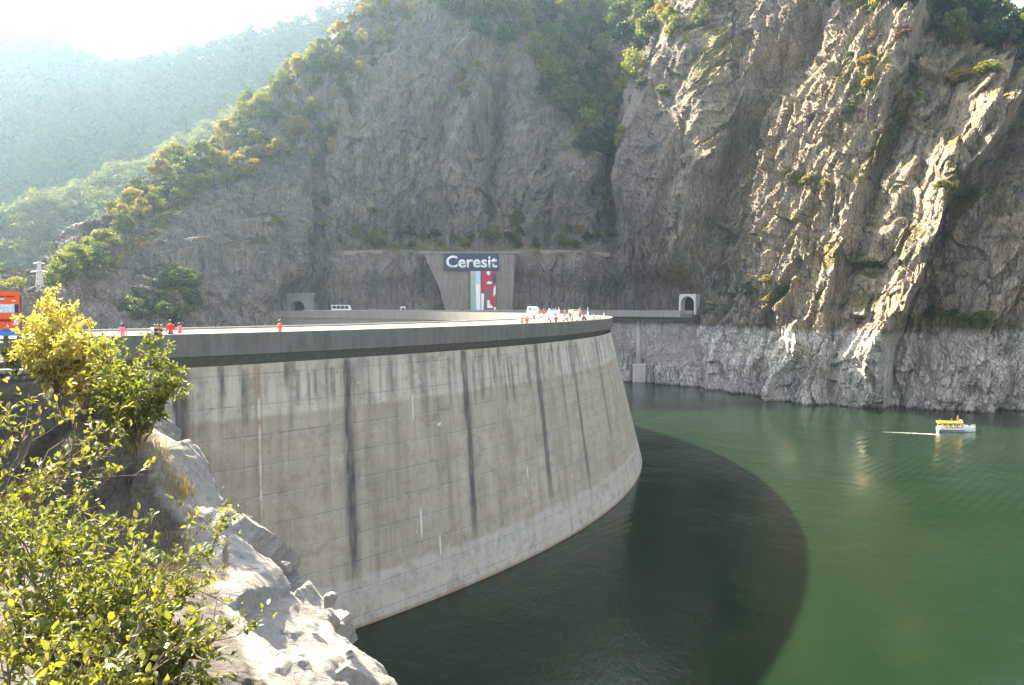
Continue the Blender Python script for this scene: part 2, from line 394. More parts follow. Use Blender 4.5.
def m_sheet(name, stops, scale, rough=0.9):
    t = NT(name); n = t.noise(t.coords(), scale, 6, 0.65)
    return t.principled(t.ramp(n, stops), rough)

MAT = dict(
    cliff=m_cliff(), near=m_nearrock(), dam=m_damface(),
    parapet=m_concrete('parapet_concrete', (0.150, 0.142, 0.128), True, 0.65),
    corbel=m_concrete('corbel_concrete', (0.15, 0.145, 0.128)),
    deck=m_concrete('deck_concrete', (0.30, 0.28, 0.245), True, 0.3),
    grey=m_concrete('grey_concrete', (0.30, 0.29, 0.27), True, 0.4),
    pale=m_concrete('pale_concrete', (0.60, 0.57, 0.51), True, 0.3),
    brownwall=m_concrete('facing_concrete', (0.25, 0.22, 0.19), True, 0.6),
    asphalt=m_plain('asphalt', (0.055, 0.054, 0.052), 0.9),
    water=m_water(),
    ground=m_sheet('valley_ground', [(0.3, (0.05, 0.06, 0.025)), (0.7, (0.11, 0.10, 0.05))], 0.03),
    hill=m_sheet('wooded_hill', [(0.3, (0.022, 0.036, 0.014)), (0.7, (0.05, 0.058, 0.026))], 0.05),
    white=m_plain('white_paint', (0.78, 0.78, 0.76), 0.4, 0.04), orange=m_plain('orange_paint', (0.78, 0.10, 0.012), 0.5, 0.06),
    navy=m_plain('navy_paint', (0.018, 0.030, 0.075), 0.5, 0.1), blue=m_plain('blue_paint', (0.04, 0.22, 0.55), 0.5, 0.08), sky=m_plain('pale_blue_paint', (0.42, 0.62, 0.78), 0.5, 0.08),
    maroon=m_plain('dark_red_ink', (0.20, 0.012, 0.02), 0.6), crimson=m_plain('crimson_print', (0.42, 0.03, 0.06), 0.7), black=m_plain('black_paint', (0.015, 0.015, 0.016), 0.5),
    red=m_plain('red_cloth', (0.62, 0.03, 0.03), 0.85), pinkcloth=m_plain('pink_cloth', (0.75, 0.16, 0.20), 0.85), yellow=m_plain('yellow_paint', (0.85, 0.58, 0.02), 0.5),
    cream=m_plain('cream_paint', (0.62, 0.55, 0.36), 0.5), glass=m_plain('dark_glass', (0.02, 0.025, 0.03), 0.08), rubber=m_plain('rubber', (0.02, 0.02, 0.02), 0.9),
    steel=m_plain('galvanised_steel', (0.42, 0.43, 0.44), 0.5, metal=0.1), post=m_plain('weathered_post', (0.10, 0.075, 0.05), 0.8),
    skin=m_plain('skin', (0.55, 0.33, 0.24), 0.6), hairdark=m_plain('dark_hair', (0.025, 0.018, 0.014), 0.6), hairfair=m_plain('fair_hair', (0.35, 0.22, 0.10), 0.6),
    whitecloth=m_plain('white_cloth', (0.78, 0.77, 0.74), 0.9), bluecloth=m_plain('blue_cloth', (0.06, 0.10, 0.25), 0.9), tancloth=m_plain('tan_cloth', (0.45, 0.30, 0.17), 0.9), greycloth=m_plain('grey_cloth', (0.14, 0.14, 0.15), 0.9), orangecloth=m_plain('orange_cloth', (0.85, 0.13, 0.04), 0.85), blackcloth=m_plain('black_cloth', (0.02, 0.02, 0.022), 0.9),
    palegreen=m_plain('faded_green_print', (0.30, 0.42, 0.34), 0.8), palepink=m_plain('faded_pink_print', (0.62, 0.36, 0.36), 0.8), violet=m_plain('violet_paint', (0.25, 0.22, 0.42), 0.5), silver=m_plain('silver_paint', (0.55, 0.56, 0.58), 0.35),
    bark=m_sheet('bark', [(0.3, (0.035, 0.026, 0.018)), (0.7, (0.10, 0.08, 0.06))], 6.0), twig=m_sheet('twig_bark', [(0.3, (0.05, 0.035, 0.022)), (0.7, (0.16, 0.115, 0.075))], 20.0),
    green=m_leaf('leaf_green', (0.034, 0.062, 0.018), (0.110, 0.130, 0.036), 0.45), dark=m_leaf('leaf_dark', (0.012, 0.030, 0.016), (0.030, 0.060, 0.024), 0.3),
    gold=m_leaf('leaf_gold', (0.13, 0.125, 0.030), (0.36, 0.25, 0.065), 0.5), lime=m_leaf('leaf_lime', (0.085, 0.110, 0.024), (0.240, 0.220, 0.050), 0.5),
    bright=m_leaf('leaf_bright', (0.115, 0.135, 0.030), (0.300, 0.280, 0.070), 0.55),
    yellowleaf=m_leaf('leaf_yellow', (0.30, 0.26, 0.07), (0.62, 0.49, 0.16), 0.5), rusty=m_leaf('leaf_rust', (0.13, 0.05, 0.03), (0.20, 0.09, 0.04), 0.35),
    shrub=m_leaf('leaf_shrub', (0.080, 0.098, 0.018), (0.270, 0.240, 0.050), 0.52), farwood=m_leaf('leaf_far', (0.020, 0.042, 0.018), (0.150, 0.150, 0.045), 0.45, nsc=0.055),
    straw=m_leaf('dry_grass', (0.16, 0.125, 0.045), (0.36, 0.27, 0.10), 0.4, (1.2, 1.1, 0.6)), herb=m_leaf('green_herb', (0.035, 0.05, 0.014), (0.095, 0.095, 0.03), 0.4),
    foam=None,
)

# ------------------------------------------------------------------ terrain sheets
def sheet(cols, segs, nu, widths=None):
    """cols: list of rows of xyz control points -> smooth fine grid (nv, nu, 3) and its row / column parameters"""
    C = np.array(cols, float)                       # (nc, nr, 3)
    nc, nr, _ = C.shape
    t = np.linspace(0, nc - 1, nu) if widths is None else np.interp(np.linspace(0, 1, nu), np.concatenate([[0], np.cumsum(widths)]) / sum(widths), np.arange(nc))
    i = np.clip(np.floor(t).astype(int), 0, nc - 2); f = (t - i)[:, None, None]
    g = lambda k: C[np.clip(k, 0, nc - 1)]
    p0, p1, p2, p3 = g(i - 1), g(i), g(i + 1), g(i + 2)
    A = 0.5 * (2 * p1 + (p2 - p0) * f + (2 * p0 - 5 * p1 + 4 * p2 - p3) * f ** 2 + (3 * p1 - p0 - 3 * p2 + p3) * f ** 3)   # (nu, nr, 3)
    rows = np.concatenate([k + np.arange(n) / n for k, n in enumerate(segs)] + [[nr - 1]])
    j = np.clip(np.floor(rows).astype(int), 0, nr - 2); h = (rows - j)[None, :, None]
    G = A[:, j] * (1 - h) + A[:, j + 1] * h         # (nu, nv, 3)
    return np.transpose(G, (1, 0, 2)), rows, t

def blur(A, k, axis):
    if k < 1: return A
    pad = [(0, 0)] * A.ndim; pad[axis] = (k, k)
    B = np.pad(A, pad, mode='edge'); c = np.cumsum(B, axis=axis)
    z = np.zeros_like(np.take(c, [0], axis=axis)); c = np.concatenate([z, c], axis=axis)
    n = A.shape[axis]
    return (np.take(c, np.arange(2 * k + 1, 2 * k + 1 + n), axis=axis) - np.take(c, np.arange(n), axis=axis)) / (2 * k + 1)

def normals(G):
    du = np.gradient(G, axis=1); dv = np.gradient(G, axis=0)
    n = np.cross(du, dv); n /= np.linalg.norm(n, axis=-1, keepdims=True) + 1e-9
    return n

def dist_poly(px, py, pts):
    best = np.full(px.shape, 1e9); tt = np.zeros(px.shape)
    L = len(pts) - 1
    for k in range(L):
        (x0, y0), (x1, y1) = pts[k][:2], pts[k + 1][:2]
        dx, dy = x1 - x0, y1 - y0
        t = np.clip(((px - x0) * dx + (py - y0) * dy) / (dx * dx + dy * dy), 0, 1)
        d = np.hypot(px - x0 - t * dx, py - y0 - t * dy)
        m = d < best; best = np.where(m, d, best); tt = np.where(m, (k + t) / L, tt)
    return best, tt

CL = [  # rows: water, bench edge, bench back, cut top, ledge back, cliff middle, cliff upper, ridge, beyond
 [(-260,470,120),(-260,420,130),(-258,400,135),(-256,380,140),(-256,375,142),(-250,365,150),(-245,355,155),(-240,345,165),(-230,360,210)],
 [(-100,390,165),(-100,350,176),(-100,345,178),(-100,338,184),(-100,335,187),(-95,330,192),(-95,325,197),(-90,318,205),(-80,330,240)],
 [(40,375,190),(40,345,197),(40,342,199),(42,325,207),(43,322,209),(45,312,216),(46,303,223),(48,292,235),(55,310,280)],
 [(110,375,215),(110,342,222),(110,338,224),(105,312,234),(105,309,236),(100,288,247),(98,268,260),(95,250,278),(110,280,330)],
 [(185,375,245),(183,338,252),(182,334,255),(175,295,266),(175,291,268),(166,255,282),(160,228,298),(155,203,320),(175,240,380)],
 [(255,372,280),(253,332,287),(252,326,290),(250,280,302),(249,275,304),(240,228,320),(232,195,336),(228,162,358),(250,190,430)],
 [(298,372,308),(298,318,315),(298,313,326),(300,262,332),(300,257,334),(290,190,348),(283,140,362),(280,104,380),(300,130,460)],
 [(340,375,313),(340,316,321),(340,312,334),(340,252,340),(340,247,348),(335,180,356),(330,115,368),(328,66,385),(345,80,470)],
 [(400,375,318),(400,315,325),(400,311,338),(400,252,343),(400,246,352),(400,180,362),(398,90,384),(392,14,424),(395,-15,450)],
 [(460,378,320),(460,315,327),(460,311,340),(460,251,345),(460,246,353),(460,180,364),(455,80,394),(450,15,438),(450,-15,470)],
 [(520,378,323),(520,315,329),(520,311,341),(520,251,346),(520,246,354),(520,185,364),(512,92,394),(500,15,455),(500,-15,490)],
 [(575,379,327),(575,325,333),(575,312,342),(575,252,347),(575,247,355),(578,190,368),(562,110,402),(550,20,495),(545,-15,545)],
 [(620,380,331),(622,340,338),(622,312,344),(620,255,349),(618,248,353),(612,180,385),(605,120,425),(600,25,530),(595,-15,590)],
 [(655,382,326),(655,350,331),(655,312,338),(655,250,343),(655,240,345),(650,165,362),(648,85,400),(650,15,450),(655,-40,490)],
 [(697,384,310),(697,350,314),(697,312,320),(700,250,326),(702,240,328),(705,165,340),(702,85,356),(700,20,375),(700,-80,420)],
 [(740,392,287),(740,355,291),(740,312,301),(744,250,313),(746,240,315),(748,165,331),(746,85,348),(742,10,366),(740,-80,400)],
 [(787,398,268),(785,360,271),(785,312,277),(790,250,287),(790,240,288),(792,165,302),(790,85,320),(785,5,340),(780,-80,370)],
 [(850,403,254),(850,365,256),(850,312,259),(855,250,264),(857,240,265),(865,165,273),(872,90,284),(878,30,297),(885,-4,335)],
 [(930,407,244),(930,365,244),(930,312,245),(930,250,249),(931,240,250),(935,165,257),(938,95,268),(935,42,283),(940,-5,330)],
 [(1000,408,241),(1000,365,241),(1000,312,242),(1000,250,246),(1000,240,247),(1002,170,255),(1003,125,263),(1002,95,277),(1005,32,330)],
 [(1085,409,238),(1085,365,241),(1085,312,246),(1085,250,254),(1085,240,256),(1085,170,266),(1085,130,276),(1085,95,292),(1085,45,345)],
 [(1250,425,206),(1250,365,210),(1250,312,214),(1250,250,222),(1250,240,224),(1250,170,234),(1250,130,246),(1250,100,262),(1250,50,310)],
 [(1500,450,170),(1500,380,173),(1500,312,178),(1500,250,186),(1500,240,188),(1500,170,196),(1500,130,206),(1500,100,222),(1500,50,265)],
 [(2200,560,97),(2200,400,100),(2200,312,104),(2200,240,112),(2200,220,114),(2200,150,122),(2200,110,132),(2200,60,145),(2200,20,180)],
]
cols = []
for c in CL:
    row = [P(*q) for q in c]
    if row[0][2] > -29: row[0][2] = -29.0
    foot = row[0] + np.array([0, -7.0, 0]); foot[2] = -95.0
    back = row[-1] + np.array([0, 110.0, 0]); back[2] -= 40
    cols.append([foot] + row + [back])
wd = [0.35, 0.7, 0.55] + [1.0] * 4 + [1.0] * 13 + [0.8, 0.6, 0.4]
wd = [0.3, 0.5, 0.6, 0.9, 0.9, 0.65, 0.6, 0.85, 0.85, 0.85, 0.8, 0.7, 0.6, 0.7, 0.75, 0.8, 1.05, 1.25, 1.1, 0.8, 0.35, 0.25, 0.2]
NU = 1150
segs = [14, 56, 34, 64, 12, 74, 78, 66, 40, 8]
CG, crow, ccol = sheet(cols, segs, NU, wd)
for _ in range(2):
    CG = blur(blur(CG, 2, 0), 4, 1)
nrm = normals(CG); nrm = nrm * np.sign(-nrm[..., 1:2] + 0.0001)      # towards the lake
for _ in range(2): nrm = blur(blur(nrm, 10, 0), 14, 1)
nrm /= np.linalg.norm(nrm, axis=-1, keepdims=True)
cpx, cpy = proj(CG)
X, Y, Z = CG[..., 0], CG[..., 1], CG[..., 2]
ROW = crow[:, None] + 0 * X
right = sstep(640, 760, cpx)                       # the sunlit right-hand cliff is more deeply fluted
# strike coordinate with the strata leaning
s = X * 0.86 - Y * 0.52
lean = s - (0.26 * right + 0.06) * Z
def saw(t, sharp=0.16):
    f = t - np.floor(t); return np.where(f < 1 - sharp, f / (1 - sharp), (1 - f) / sharp) - 0.5
wl = 6 * noise(s / 40, Z / 45, Y / 60, 3); lw = lean + wl
disp = 5.0 * ridge(lw / 46, Z / 150, Y / 200, 2, 21) * (0.8 - 0.15 * right)
disp += right * (3.6 * saw(lw / 9.3 + 0.35 * noise(s / 12, Z / 14, 0 * Z, 13)) * (0.6 + 0.4 * noise(s / 20, Z / 20, 0 * Z, 14)))
disp += 2.7 * ridge(lw / 15, Z / 55, Y / 80, 3, 31) * (0.85 - 0.05 * right)
disp += 1.25 * ridge(lw / 5.2, Z / 17, Y / 40, 3, 41) * (0.7 + 0.5 * right)
disp += (1 - right) * (3.2 * saw(lw / 21 + 0.4 * noise(s / 25, Z / 40, 0 * Z, 17), 0.3) + 1.5 * saw(lw / 7.7 + 0.4 * noise(s / 9, Z / 16, 0 * Z, 19), 0.3))
disp += 1.5 * fbm(X / 14, Y / 14, Z / 14, 4, 51)
ang = 0.30
qa = (lean * math.cos(ang) + Z * math.sin(ang)); qb = (-lean * math.sin(ang) + Z * math.cos(ang))
v1, t1 = cells(qa / 8 + 0.3 * noise(X / 9, Y / 9, Z / 9, 5), qb / 22, Y / 14, 61)
v2, t2 = cells(qa / 2.9 + 0.3 * noise(X / 4, Y / 4, Z / 4, 6), qb / 7.5, Y / 5, 62)
disp += (1.3 * v1 + 3.0 * t1) * (0.5 + 0.6 * right) + (0.55 * v2 + 1.6 * t2)
v3, t3 = cells(qa / 1.25 + 0.3 * noise(X / 2, Y / 2, Z / 2, 7), qb / 3.4, Y / 2.4, 63)
disp += 0.16 * v3 + 0.55 * t3 + (0.5 + 0.6 * right) * 0.9 * saw(lw / 3.1 + 0.5 * noise(s / 5, Z / 9, 0 * Z, 16))
disp += 0.35 * fbm(X / 1.7, Y / 1.7, Z / 1.7, 2, 71)
# buttresses and gullies read from the photograph, in metres towards (+) or away from (-) the lake
SPURS = [
 ([(700,20),(668,90),(640,170),(628,250)], 16, 5.0), ([(830,20),(770,110),(740,200),(725,330)], 22, -5.0), ([(760,30),(715,120),(690,230),(672,320)], 20, 4.5), ([(640,120),(618,190),(608,240)], 13, -7.0),
 ([(548,105),(575,150),(588,205)], 15, 5.0), ([(500,50),(497,130),(492,230)], 11, -6.0), ([(470,90),(462,180)], 24, 3.5), ([(530,120),(540,200),(540,245)], 26, 4.0), ([(415,60),(410,150),(405,235)], 16, 3.0),
 ([(330,110),(322,190),(318,250)], 14, -5.0), ([(300,150),(295,230),(290,290)], 16, 2.5), ([(380,110),(385,235)], 10, -4.0),
]
wx = 10 * noise(X / 22, Y / 22, Z / 22, 8); wy = 8 * noise(X / 22, Y / 22, Z / 22, 9)
for pts, wdt, amp in SPURS:
    d, tt = dist_poly(cpx + wx, cpy + wy, pts)
    ends = np.minimum(1, np.minimum(tt, 1 - tt) * 6 + 0.15)
    disp += amp * np.exp(-(d / wdt) ** 2 * 1.3) * ends
# the road bench, the facing wall and the ground the road needs stay quiet
calm = np.ones_like(disp)
bench = (cpx > 270) & (cpx < 712)
calm *= 1 - bench * 0.94 * sstep(1.4, 2.0, ROW) * (1 - sstep(3.0, 3.35, ROW))
calm *= 1 - bench * 0.80 * sstep(2.9, 3.0, ROW) * (1 - sstep(3.3, 3.7, ROW))
calm *= 1 - 0.75 * np.exp(-((ROW - 4.4) / 0.75) ** 4) * ((cpx > 325) & (cpx < 625))
calm *= 1 - 0.9 * ((cpx > 420) & (cpx < 520)) * sstep(2.9, 3.1, ROW) * (1 - sstep(4.0, 4.6, ROW))
calm *= 1 - 0.8 * np.exp(-(((cpx - 687) / 18) ** 4 + ((cpy - 303) / 18) ** 4))
calm *= 1 - 0.8 * np.exp(-(((cpx - 297) / 22) ** 4 + ((cpy - 303) / 22) ** 4))
calm = blur(blur(calm, 3, 0), 3, 1)
flank = np.zeros_like(disp)
# flanks that face the sun, rising to a crest line and breaking off behind it
for line_, wl0, wr0, amp in [([(912,25),(890,90),(864,170),(842,250),(818,310),(806,395)], 96, 26, 19), ([(1000,95),(948,180),(912,250),(886,320),(872,405)], 84, 22, 27), ([(1052,110),(1016,180),(1000,250),(985,330),(975,405)], 58, 18, 15), ([(815,5),(775,60),(735,125),(702,190),(690,240)], 60, 26, 13), ([(745,20),(712,75),(682,140),(660,200)], 42, 20, 8)]:
    ly = np.array([q[1] for q in line_], float); lx = np.array([q[0] for q in line_], float)
    cy_ = cpy + wy * 0.6; dx = cpx + 1.3 * wx + 5 * noise(X / 8, Y / 8, Z / 8, 18) - np.interp(cy_, ly, lx)
    prof_ = np.where(dx < 0, np.clip(1 + dx / wl0, 0, 1), np.clip(1 - dx / wr0, 0, 1))
    fade_ = sstep(ly[0] - 60, ly[0] + 10, cpy) * (1 - 0.5 * sstep(300, 400, cpy)) * (1 - sstep(ly[-1] + 5, ly[-1] + 45, cpy))
    flank += amp * fade_ * (prof_ - 0.22 * sstep(-1.6 * wl0, -0.6 * wl0, dx) * (1 - sstep(wr0 * 0.6, wr0 * 2.5, dx)))
disp = np.clip(disp, -13, 13); flank = np.clip(flank, -26, 26)
way = np.stack([-X, -Y, 0 * X], -1); way /= np.linalg.norm(way, axis=-1, keepdims=True); way = way * 0.75 + np.array([0.12, -0.3, 0.0])
disp *= calm
off_ = -1.6 * bench * sstep(2.6, 3.2, ROW) * (1 - sstep(5, 5.5, ROW))
CG2 = CG + nrm * (disp + off_)[..., None] + way * (flank * calm)[..., None]
gully_shade = np.zeros_like(disp)  # dark lines along gullies and under the bridge: shade painted in with stained rock
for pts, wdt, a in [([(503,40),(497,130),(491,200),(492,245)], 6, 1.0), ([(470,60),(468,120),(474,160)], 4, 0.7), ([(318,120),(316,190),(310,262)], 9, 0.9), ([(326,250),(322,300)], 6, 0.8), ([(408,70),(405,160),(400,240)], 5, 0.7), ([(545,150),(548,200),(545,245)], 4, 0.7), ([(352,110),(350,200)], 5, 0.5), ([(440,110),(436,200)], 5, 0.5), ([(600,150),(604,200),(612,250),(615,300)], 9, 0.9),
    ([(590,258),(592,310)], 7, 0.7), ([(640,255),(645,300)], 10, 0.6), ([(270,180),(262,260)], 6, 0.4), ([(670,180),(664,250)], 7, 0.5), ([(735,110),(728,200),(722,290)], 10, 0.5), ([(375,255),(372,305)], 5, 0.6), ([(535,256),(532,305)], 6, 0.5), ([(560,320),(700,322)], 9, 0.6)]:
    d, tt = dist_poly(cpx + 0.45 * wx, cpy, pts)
    gully_shade = np.maximum(gully_shade, a * np.exp(-(d / wdt) ** 2) * (0.7 + 0.5 * noise(s / 3, Z / 14, 0 * Z, 27)))
pl = np.zeros_like(disp)
for cx_, cy_, rx_, ry_, a in [(455,175,22,20,0.9), (520,150,16,50,0.6), (560,180,16,40,0.7), (440,120,14,40,0.4), (250,270,30,30,0.5), (200,240,30,25,0.4), (380,280,25,22,0.4), (525,285,30,18,0.4), (600,350,30,16,0.5), (650,130,16,40,0.4)]:
    pl = np.maximum(pl, a * np.exp(-(((cpx + wx - cx_) / rx_) ** 2 + ((cpy + wy - cy_) / ry_) ** 2)))
# vegetation that grows on the gentler places (a property of the ground there)
n2 = normals(blur(blur(CG2, 3, 0), 3, 1)); n2 = n2 * np.sign(-n2[..., 1:2] + 1e-4)
up = blur(blur(np.abs(n2[..., 2]) * 1.0, 2, 0), 2, 1)
veg = sstep(0.42, 0.75, up) * (0.34 + 0.14 * right) * sstep(-7, 0, CG2[..., 2])
px2, py2 = proj(CG2)
def blob(cx, cy, rx, ry, a, rot=0.0):
    global veg
    c_, s_ = math.cos(rot), math.sin(rot); dx, dy = px2 - cx, py2 - cy
    a = a * (1.75 if cx > 690 else 1.0)
    veg = veg + a * np.exp(-(((dx * c_ + dy * s_) / rx) ** 2 + ((-dx * s_ + dy * c_) / ry) ** 2))
blob(895,130,10,38,0.5,0.62); blob(870,62,16,22,0.4,0.4); blob(845,120,9,30,0.25,0.5); blob(862,88,11,28,0.35,0.5); blob(795,178,22,12,0.4); blob(825,190,22,14,0.25); blob(955,180,14,25,0.3); blob(905,100,18,14,0.2)
blob(850,258,28,14,0.28); blob(870,300,30,14,0.25); blob(775,300,24,24,0.32); blob(850,300,18,10,0.2); blob(945,318,40,8,0.4); blob(985,325,40,7,0.35); blob(920,320,22,7,0.3); blob(960,200,10,30,0.3); blob(700,70,14,40,0.28,0.6); blob(680,40,30,24,0.4); blob(720,110,10,50,0.15,0.5); blob(830,240,12,30,0.15)
blob(830,95,14,30,0.25,0.5); blob(720,60,12,40,0.25,0.5); blob(880,200,16,18,0.3); blob(815,255,18,22,0.22); blob(905,250,20,14,0.28); blob(870,165,10,30,0.25,0.5); blob(455,242,150,8,0.35); blob(590,130,30,60,0.25); blob(575,50,60,50,0.35); blob(140,240,8,60,0.6,0.9); blob(460,10,50,25,0.2); blob(280,110,30,50,0.25,0.7); blob(380,230,30,25,0.25); blob(175,300,30,25,0.4); blob(330,90,20,60,0.2)
veg = np.where(ROW > 8.05, np.maximum(veg, 0.75), veg)
veg = veg - 0.35 * (CG2[..., 2] < -7)
lake_m = sstep(560, 612, px2)
NV = CG2.shape[0]
cl = link('cliff', mesh_np('cliff', CG2, grid_quads(NV, NU)[:, ::-1], [MAT['cliff']], False, attrs={'veg': veg, 'lake': lake_m, 'warm': sstep(600, 800, px2), 'wet_and_shade': np.clip(gully_shade, 0, 1), 'fresh': np.clip(pl, 0, 1)}))
tag(cl, kind='structure')

def hill(name, ridge_pts, depth, base_z, seed, amp, mats, nu=260, nv=110):
    cs = []
    for (px, py, d) in ridge_pts:
        top = P(px, py, d); foot = top + np.array([0, -depth, 0]); foot[2] = base_z
        mid = foot * 0.5 + top * 0.5 + np.array([0, 6, 8.0]); bk = top + np.array([0, depth * 0.8, 0]); bk[2] = base_z
        cs.append([foot, mid, top, bk])
    G, r, c = sheet(cs, [nv // 3, nv // 3, nv // 3], nu)
    for _ in range(3): G = blur(blur(G, 3, 0), 3, 1)
    x, y, z = G[..., 0], G[..., 1], G[..., 2]
    G[..., 2] += amp * fbm(x / 120, y / 120, 0 * x, 4, seed); G[..., 1] += amp * ridge(x / 90, z / 160, 0 * x, 3, seed + 9)
    tag(link(name, mesh_np(name, G, grid_quads(G.shape[0], G.shape[1])[:, ::-1], mats, True)), kind='structure')
    return G, r
HG, hrow = hill('hill', [(-420,330,330),(-200,300,430),(-90,268,500),(0,226,560),(60,200,600),(110,178,635),(200,128,700),(260,98,740),(310,64,790),(400,0,860),(520,-60,920),(700,-120,1000)], 260, -90, 81, 7, [MAT['hill']])
FG, frow = hill('mountain', [(-700,30,700),(-350,60,800),(-150,50,860),(-60,40,880),(0,34,890),(50,32,890),(100,44,900),(160,40,920),(230,26,950),(300,8,980),(400,-35,1010),(600,-90,1050),(900,-140,1070)], 190, -90, 91, 14, [MAT['hill']])
# ------------------------------------------------------------------ ground and lake
tag(link('ground', MB().box(-1900, 1900, -700, 2300, -132, -130).mesh('ground', MAT['ground'])), kind='structure')

DC = np.array([-140.0, 171.0]); R0 = 158.4; ZC = -2.1; ZW = -28.0
def arc(phi, r): return np.array([DC[0] + r * np.cos(phi), DC[1] + r * np.sin(phi)])
PH0, PH1 = R_(-72), R_(69)
def bulge(phi):                                    # how far the foot of the face stands out at the water
    d = np.degrees(phi)
    return 5.2 * np.clip((d + 37) / 31, -0.3, 1.15) * (1 - 0.5 * sstep(15, 60, d))
def r_face(phi, z):
    t = (ZC - z) / (ZC - ZW)
    return R0 - 1.05 + (bulge(phi) + 1.05) * t ** 0.95 * np.where(t > 1, 1, 1)
ang_ = np.linspace(R_(-150), R_(150), 420); rad_ = np.concatenate([np.linspace(0, 60, 40), np.geomspace(64, 700, 50)])
WV = []
for a in ang_:
    ac = min(max(a, PH0), PH1); rb = r_face(ac, ZW) - 0.6
    for r in rad_: WV.append((DC[0] + (rb + r) * math.cos(a), DC[1] + (rb + r) * math.sin(a), ZW))
WV = np.array(WV)
WV = WV[:, :]
wq = grid_quads(len(ang_), len(rad_))
keep = (ang_[:-1] > R_(-73)) & (ang_[:-1] < R_(70))
wq = wq.reshape(len(ang_) - 1, -1, 4)[keep].reshape(-1, 4)
tag(link('lake_water', mesh_np('lake_water', WV, wq[:, ::-1], [MAT['water']], True)), kind='structure')

# ------------------------------------------------------------------ the dam
dam = thing('arch_dam', 'tall grey curved concrete arch dam holding back the green lake', 'dam', (DC[0] + R0, DC[1], ZW))
dloc = np.array([DC[0] + R0, DC[1], ZW])
phis = np.concatenate([np.linspace(PH0, R_(-54), 60)[:-1], np.linspace(R_(-54), R_(0), 830)[:-1], np.linspace(R_(0), PH1, 200)])
zs = np.concatenate([np.linspace(-4.55, -28.6, 175), np.linspace(-29.5, -60, 8)])
PHI, ZZ = np.meshgrid(phis, zs)
RR = r_face(PHI, ZZ)
U = R0 * PHI; Vd = ZC - ZZ
jit = 0.02 * fbm(U / 3, Vd / 2.4, 0 * U, 3, 5)
DV = np.stack([DC[0] + (RR + jit) * np.cos(PHI), DC[1] + (RR + jit) * np.sin(PHI), ZZ], -1)
def phi_of_px(px):
    k = (px - PX0) / F; a = k * k + 1; b = -2 * (k * -(-DC[0]) + DC[1]); b = 2 * (k * (-DC[0]) - DC[1])
    c = DC[0] ** 2 + DC[1] ** 2 - R0 ** 2
    y = (-b - math.sqrt(max(b * b - 4 * a * c, 0))) / (2 * a)
    return math.atan2(y - DC[1], k * y - DC[0])
st = np.zeros_like(U); wh = np.zeros_like(U); ru = np.zeros_like(U)
n_e = fbm(U / 0.6, Vd / 7, 0 * U, 4, 15); n_w = fbm(U / 2.5, Vd / 4, 0 * U, 3, 25); n_f = fbm(U / 0.25, Vd / 3.0, 0 * U, 3, 35); n_d = fbm(U / 1.2, Vd / 1.2, 0 * U, 3, 45)
lift = np.mod(Vd + 0.3, 2.4)
def streak(px, w, v0, v1, a, arr, drift=0.0, fade=3.0):
    u0 = R0 * phi_of_px(px) + drift * (Vd - v0)
    ww = w * (0.8 + 0.35 * n_w + 0.30 * n_e)
    m = (1 - sstep(0.55, 1.25, np.abs(U - u0 + 0.12 * n_f) / np.maximum(ww, 0.05))) * sstep(v0 - 0.4, v0 + 0.4, Vd) * (1 - sstep(v1 - fade, v1 + fade, Vd + 1.5 * n_e))
    return np.maximum(arr, a * m * np.clip(0.85 + 0.5 * n_f, 0.2, 1))
for px, w, v1, a in [(186,0.85,22,0.97),(228,0.33,6.3,0.85),(354,0.62,20.5,0.98),(369,0.8,4.6,0.55),(396,0.6,7,0.4),(470,0.7,21,0.93),(505,0.4,6.6,0.6),(541,0.8,20,0.9),(563,0.35,11,0.45),(575,0.7,22,0.72),(598,0.9,17,0.6),(300,0.35,5.2,0.55),(247,0.25,5.0,0.45),(333,0.5,5.0,0.5),(430,0.8,8.5,0.5),(417,0.5,5.5,0.55)]:
    st = streak(px, w, 2.4, v1, a, st)
for px, w, v1, a in [(354,1.1,21,0.4),(186,1.4,20,0.35),(470,1.1,20,0.3),(541,1.3,18,0.25),(210,0.5,14,0.25),(330,0.7,16,0.25),(375,0.9,17,0.22),(285,0.4,15,0.18),(400,0.6,16,0.22),(440,0.7,17,0.2),(505,0.9,15,0.22)]:
    st = streak(px, w, 2.6, v1, a, st, fade=5)
rs = np.random.default_rng(5)
for k in range(240):                               # short drips below the corbel
    u0 = rs.uniform(R0 * R_(-54), R0 * R_(8)); w = rs.uniform(0.08, 0.42); v0 = rs.uniform(2.4, 3.6); v1 = v0 + rs.uniform(1.2, 5.2); a = rs.uniform(0.3, 0.92)
    dense = noise(np.array([u0 / 9]), np.array([0.5]), np.array([0.5]), 55)[0]
    if dense < -0.25: continue
    m = (1 - sstep(0.5, 1.3, np.abs(U - u0 + 0.08 * n_f) / (w * (0.8 + 0.4 * n_e)).clip(0.03))) * sstep(v0 - 0.2, v0 + 0.3, Vd) * (1 - sstep(v1 - 0.8, v1 + 0.8, Vd + 0.7 * n_e))
    st = np.maximum(st, a * m * np.clip(0.75 + 0.6 * n_f, 0.1, 1))
wh = streak(265, 0.10, 5.2, 17, 0.9, wh) * np.clip(0.6 + 0.9 * n_d, 0, 1)
ru = streak(264, 0.42, 2.6, 19, 0.6, ru); ru = streak(360, 0.22, 3, 9, 0.5, ru); ru = streak(418, 0.2, 3, 14, 0.3, ru); ru = streak(191, 0.3, 3, 9, 0.5, ru)
for px, v0, v1 in [(417,6.2,9),(518,14,18),(522,16,17.5),(590,9,10.5),(420,17,20),(437,20,22)]:
    wh = np.maximum(wh, streak(px, 0.08, v0, v1, 0.8, np.zeros_like(wh), fade=0.5))
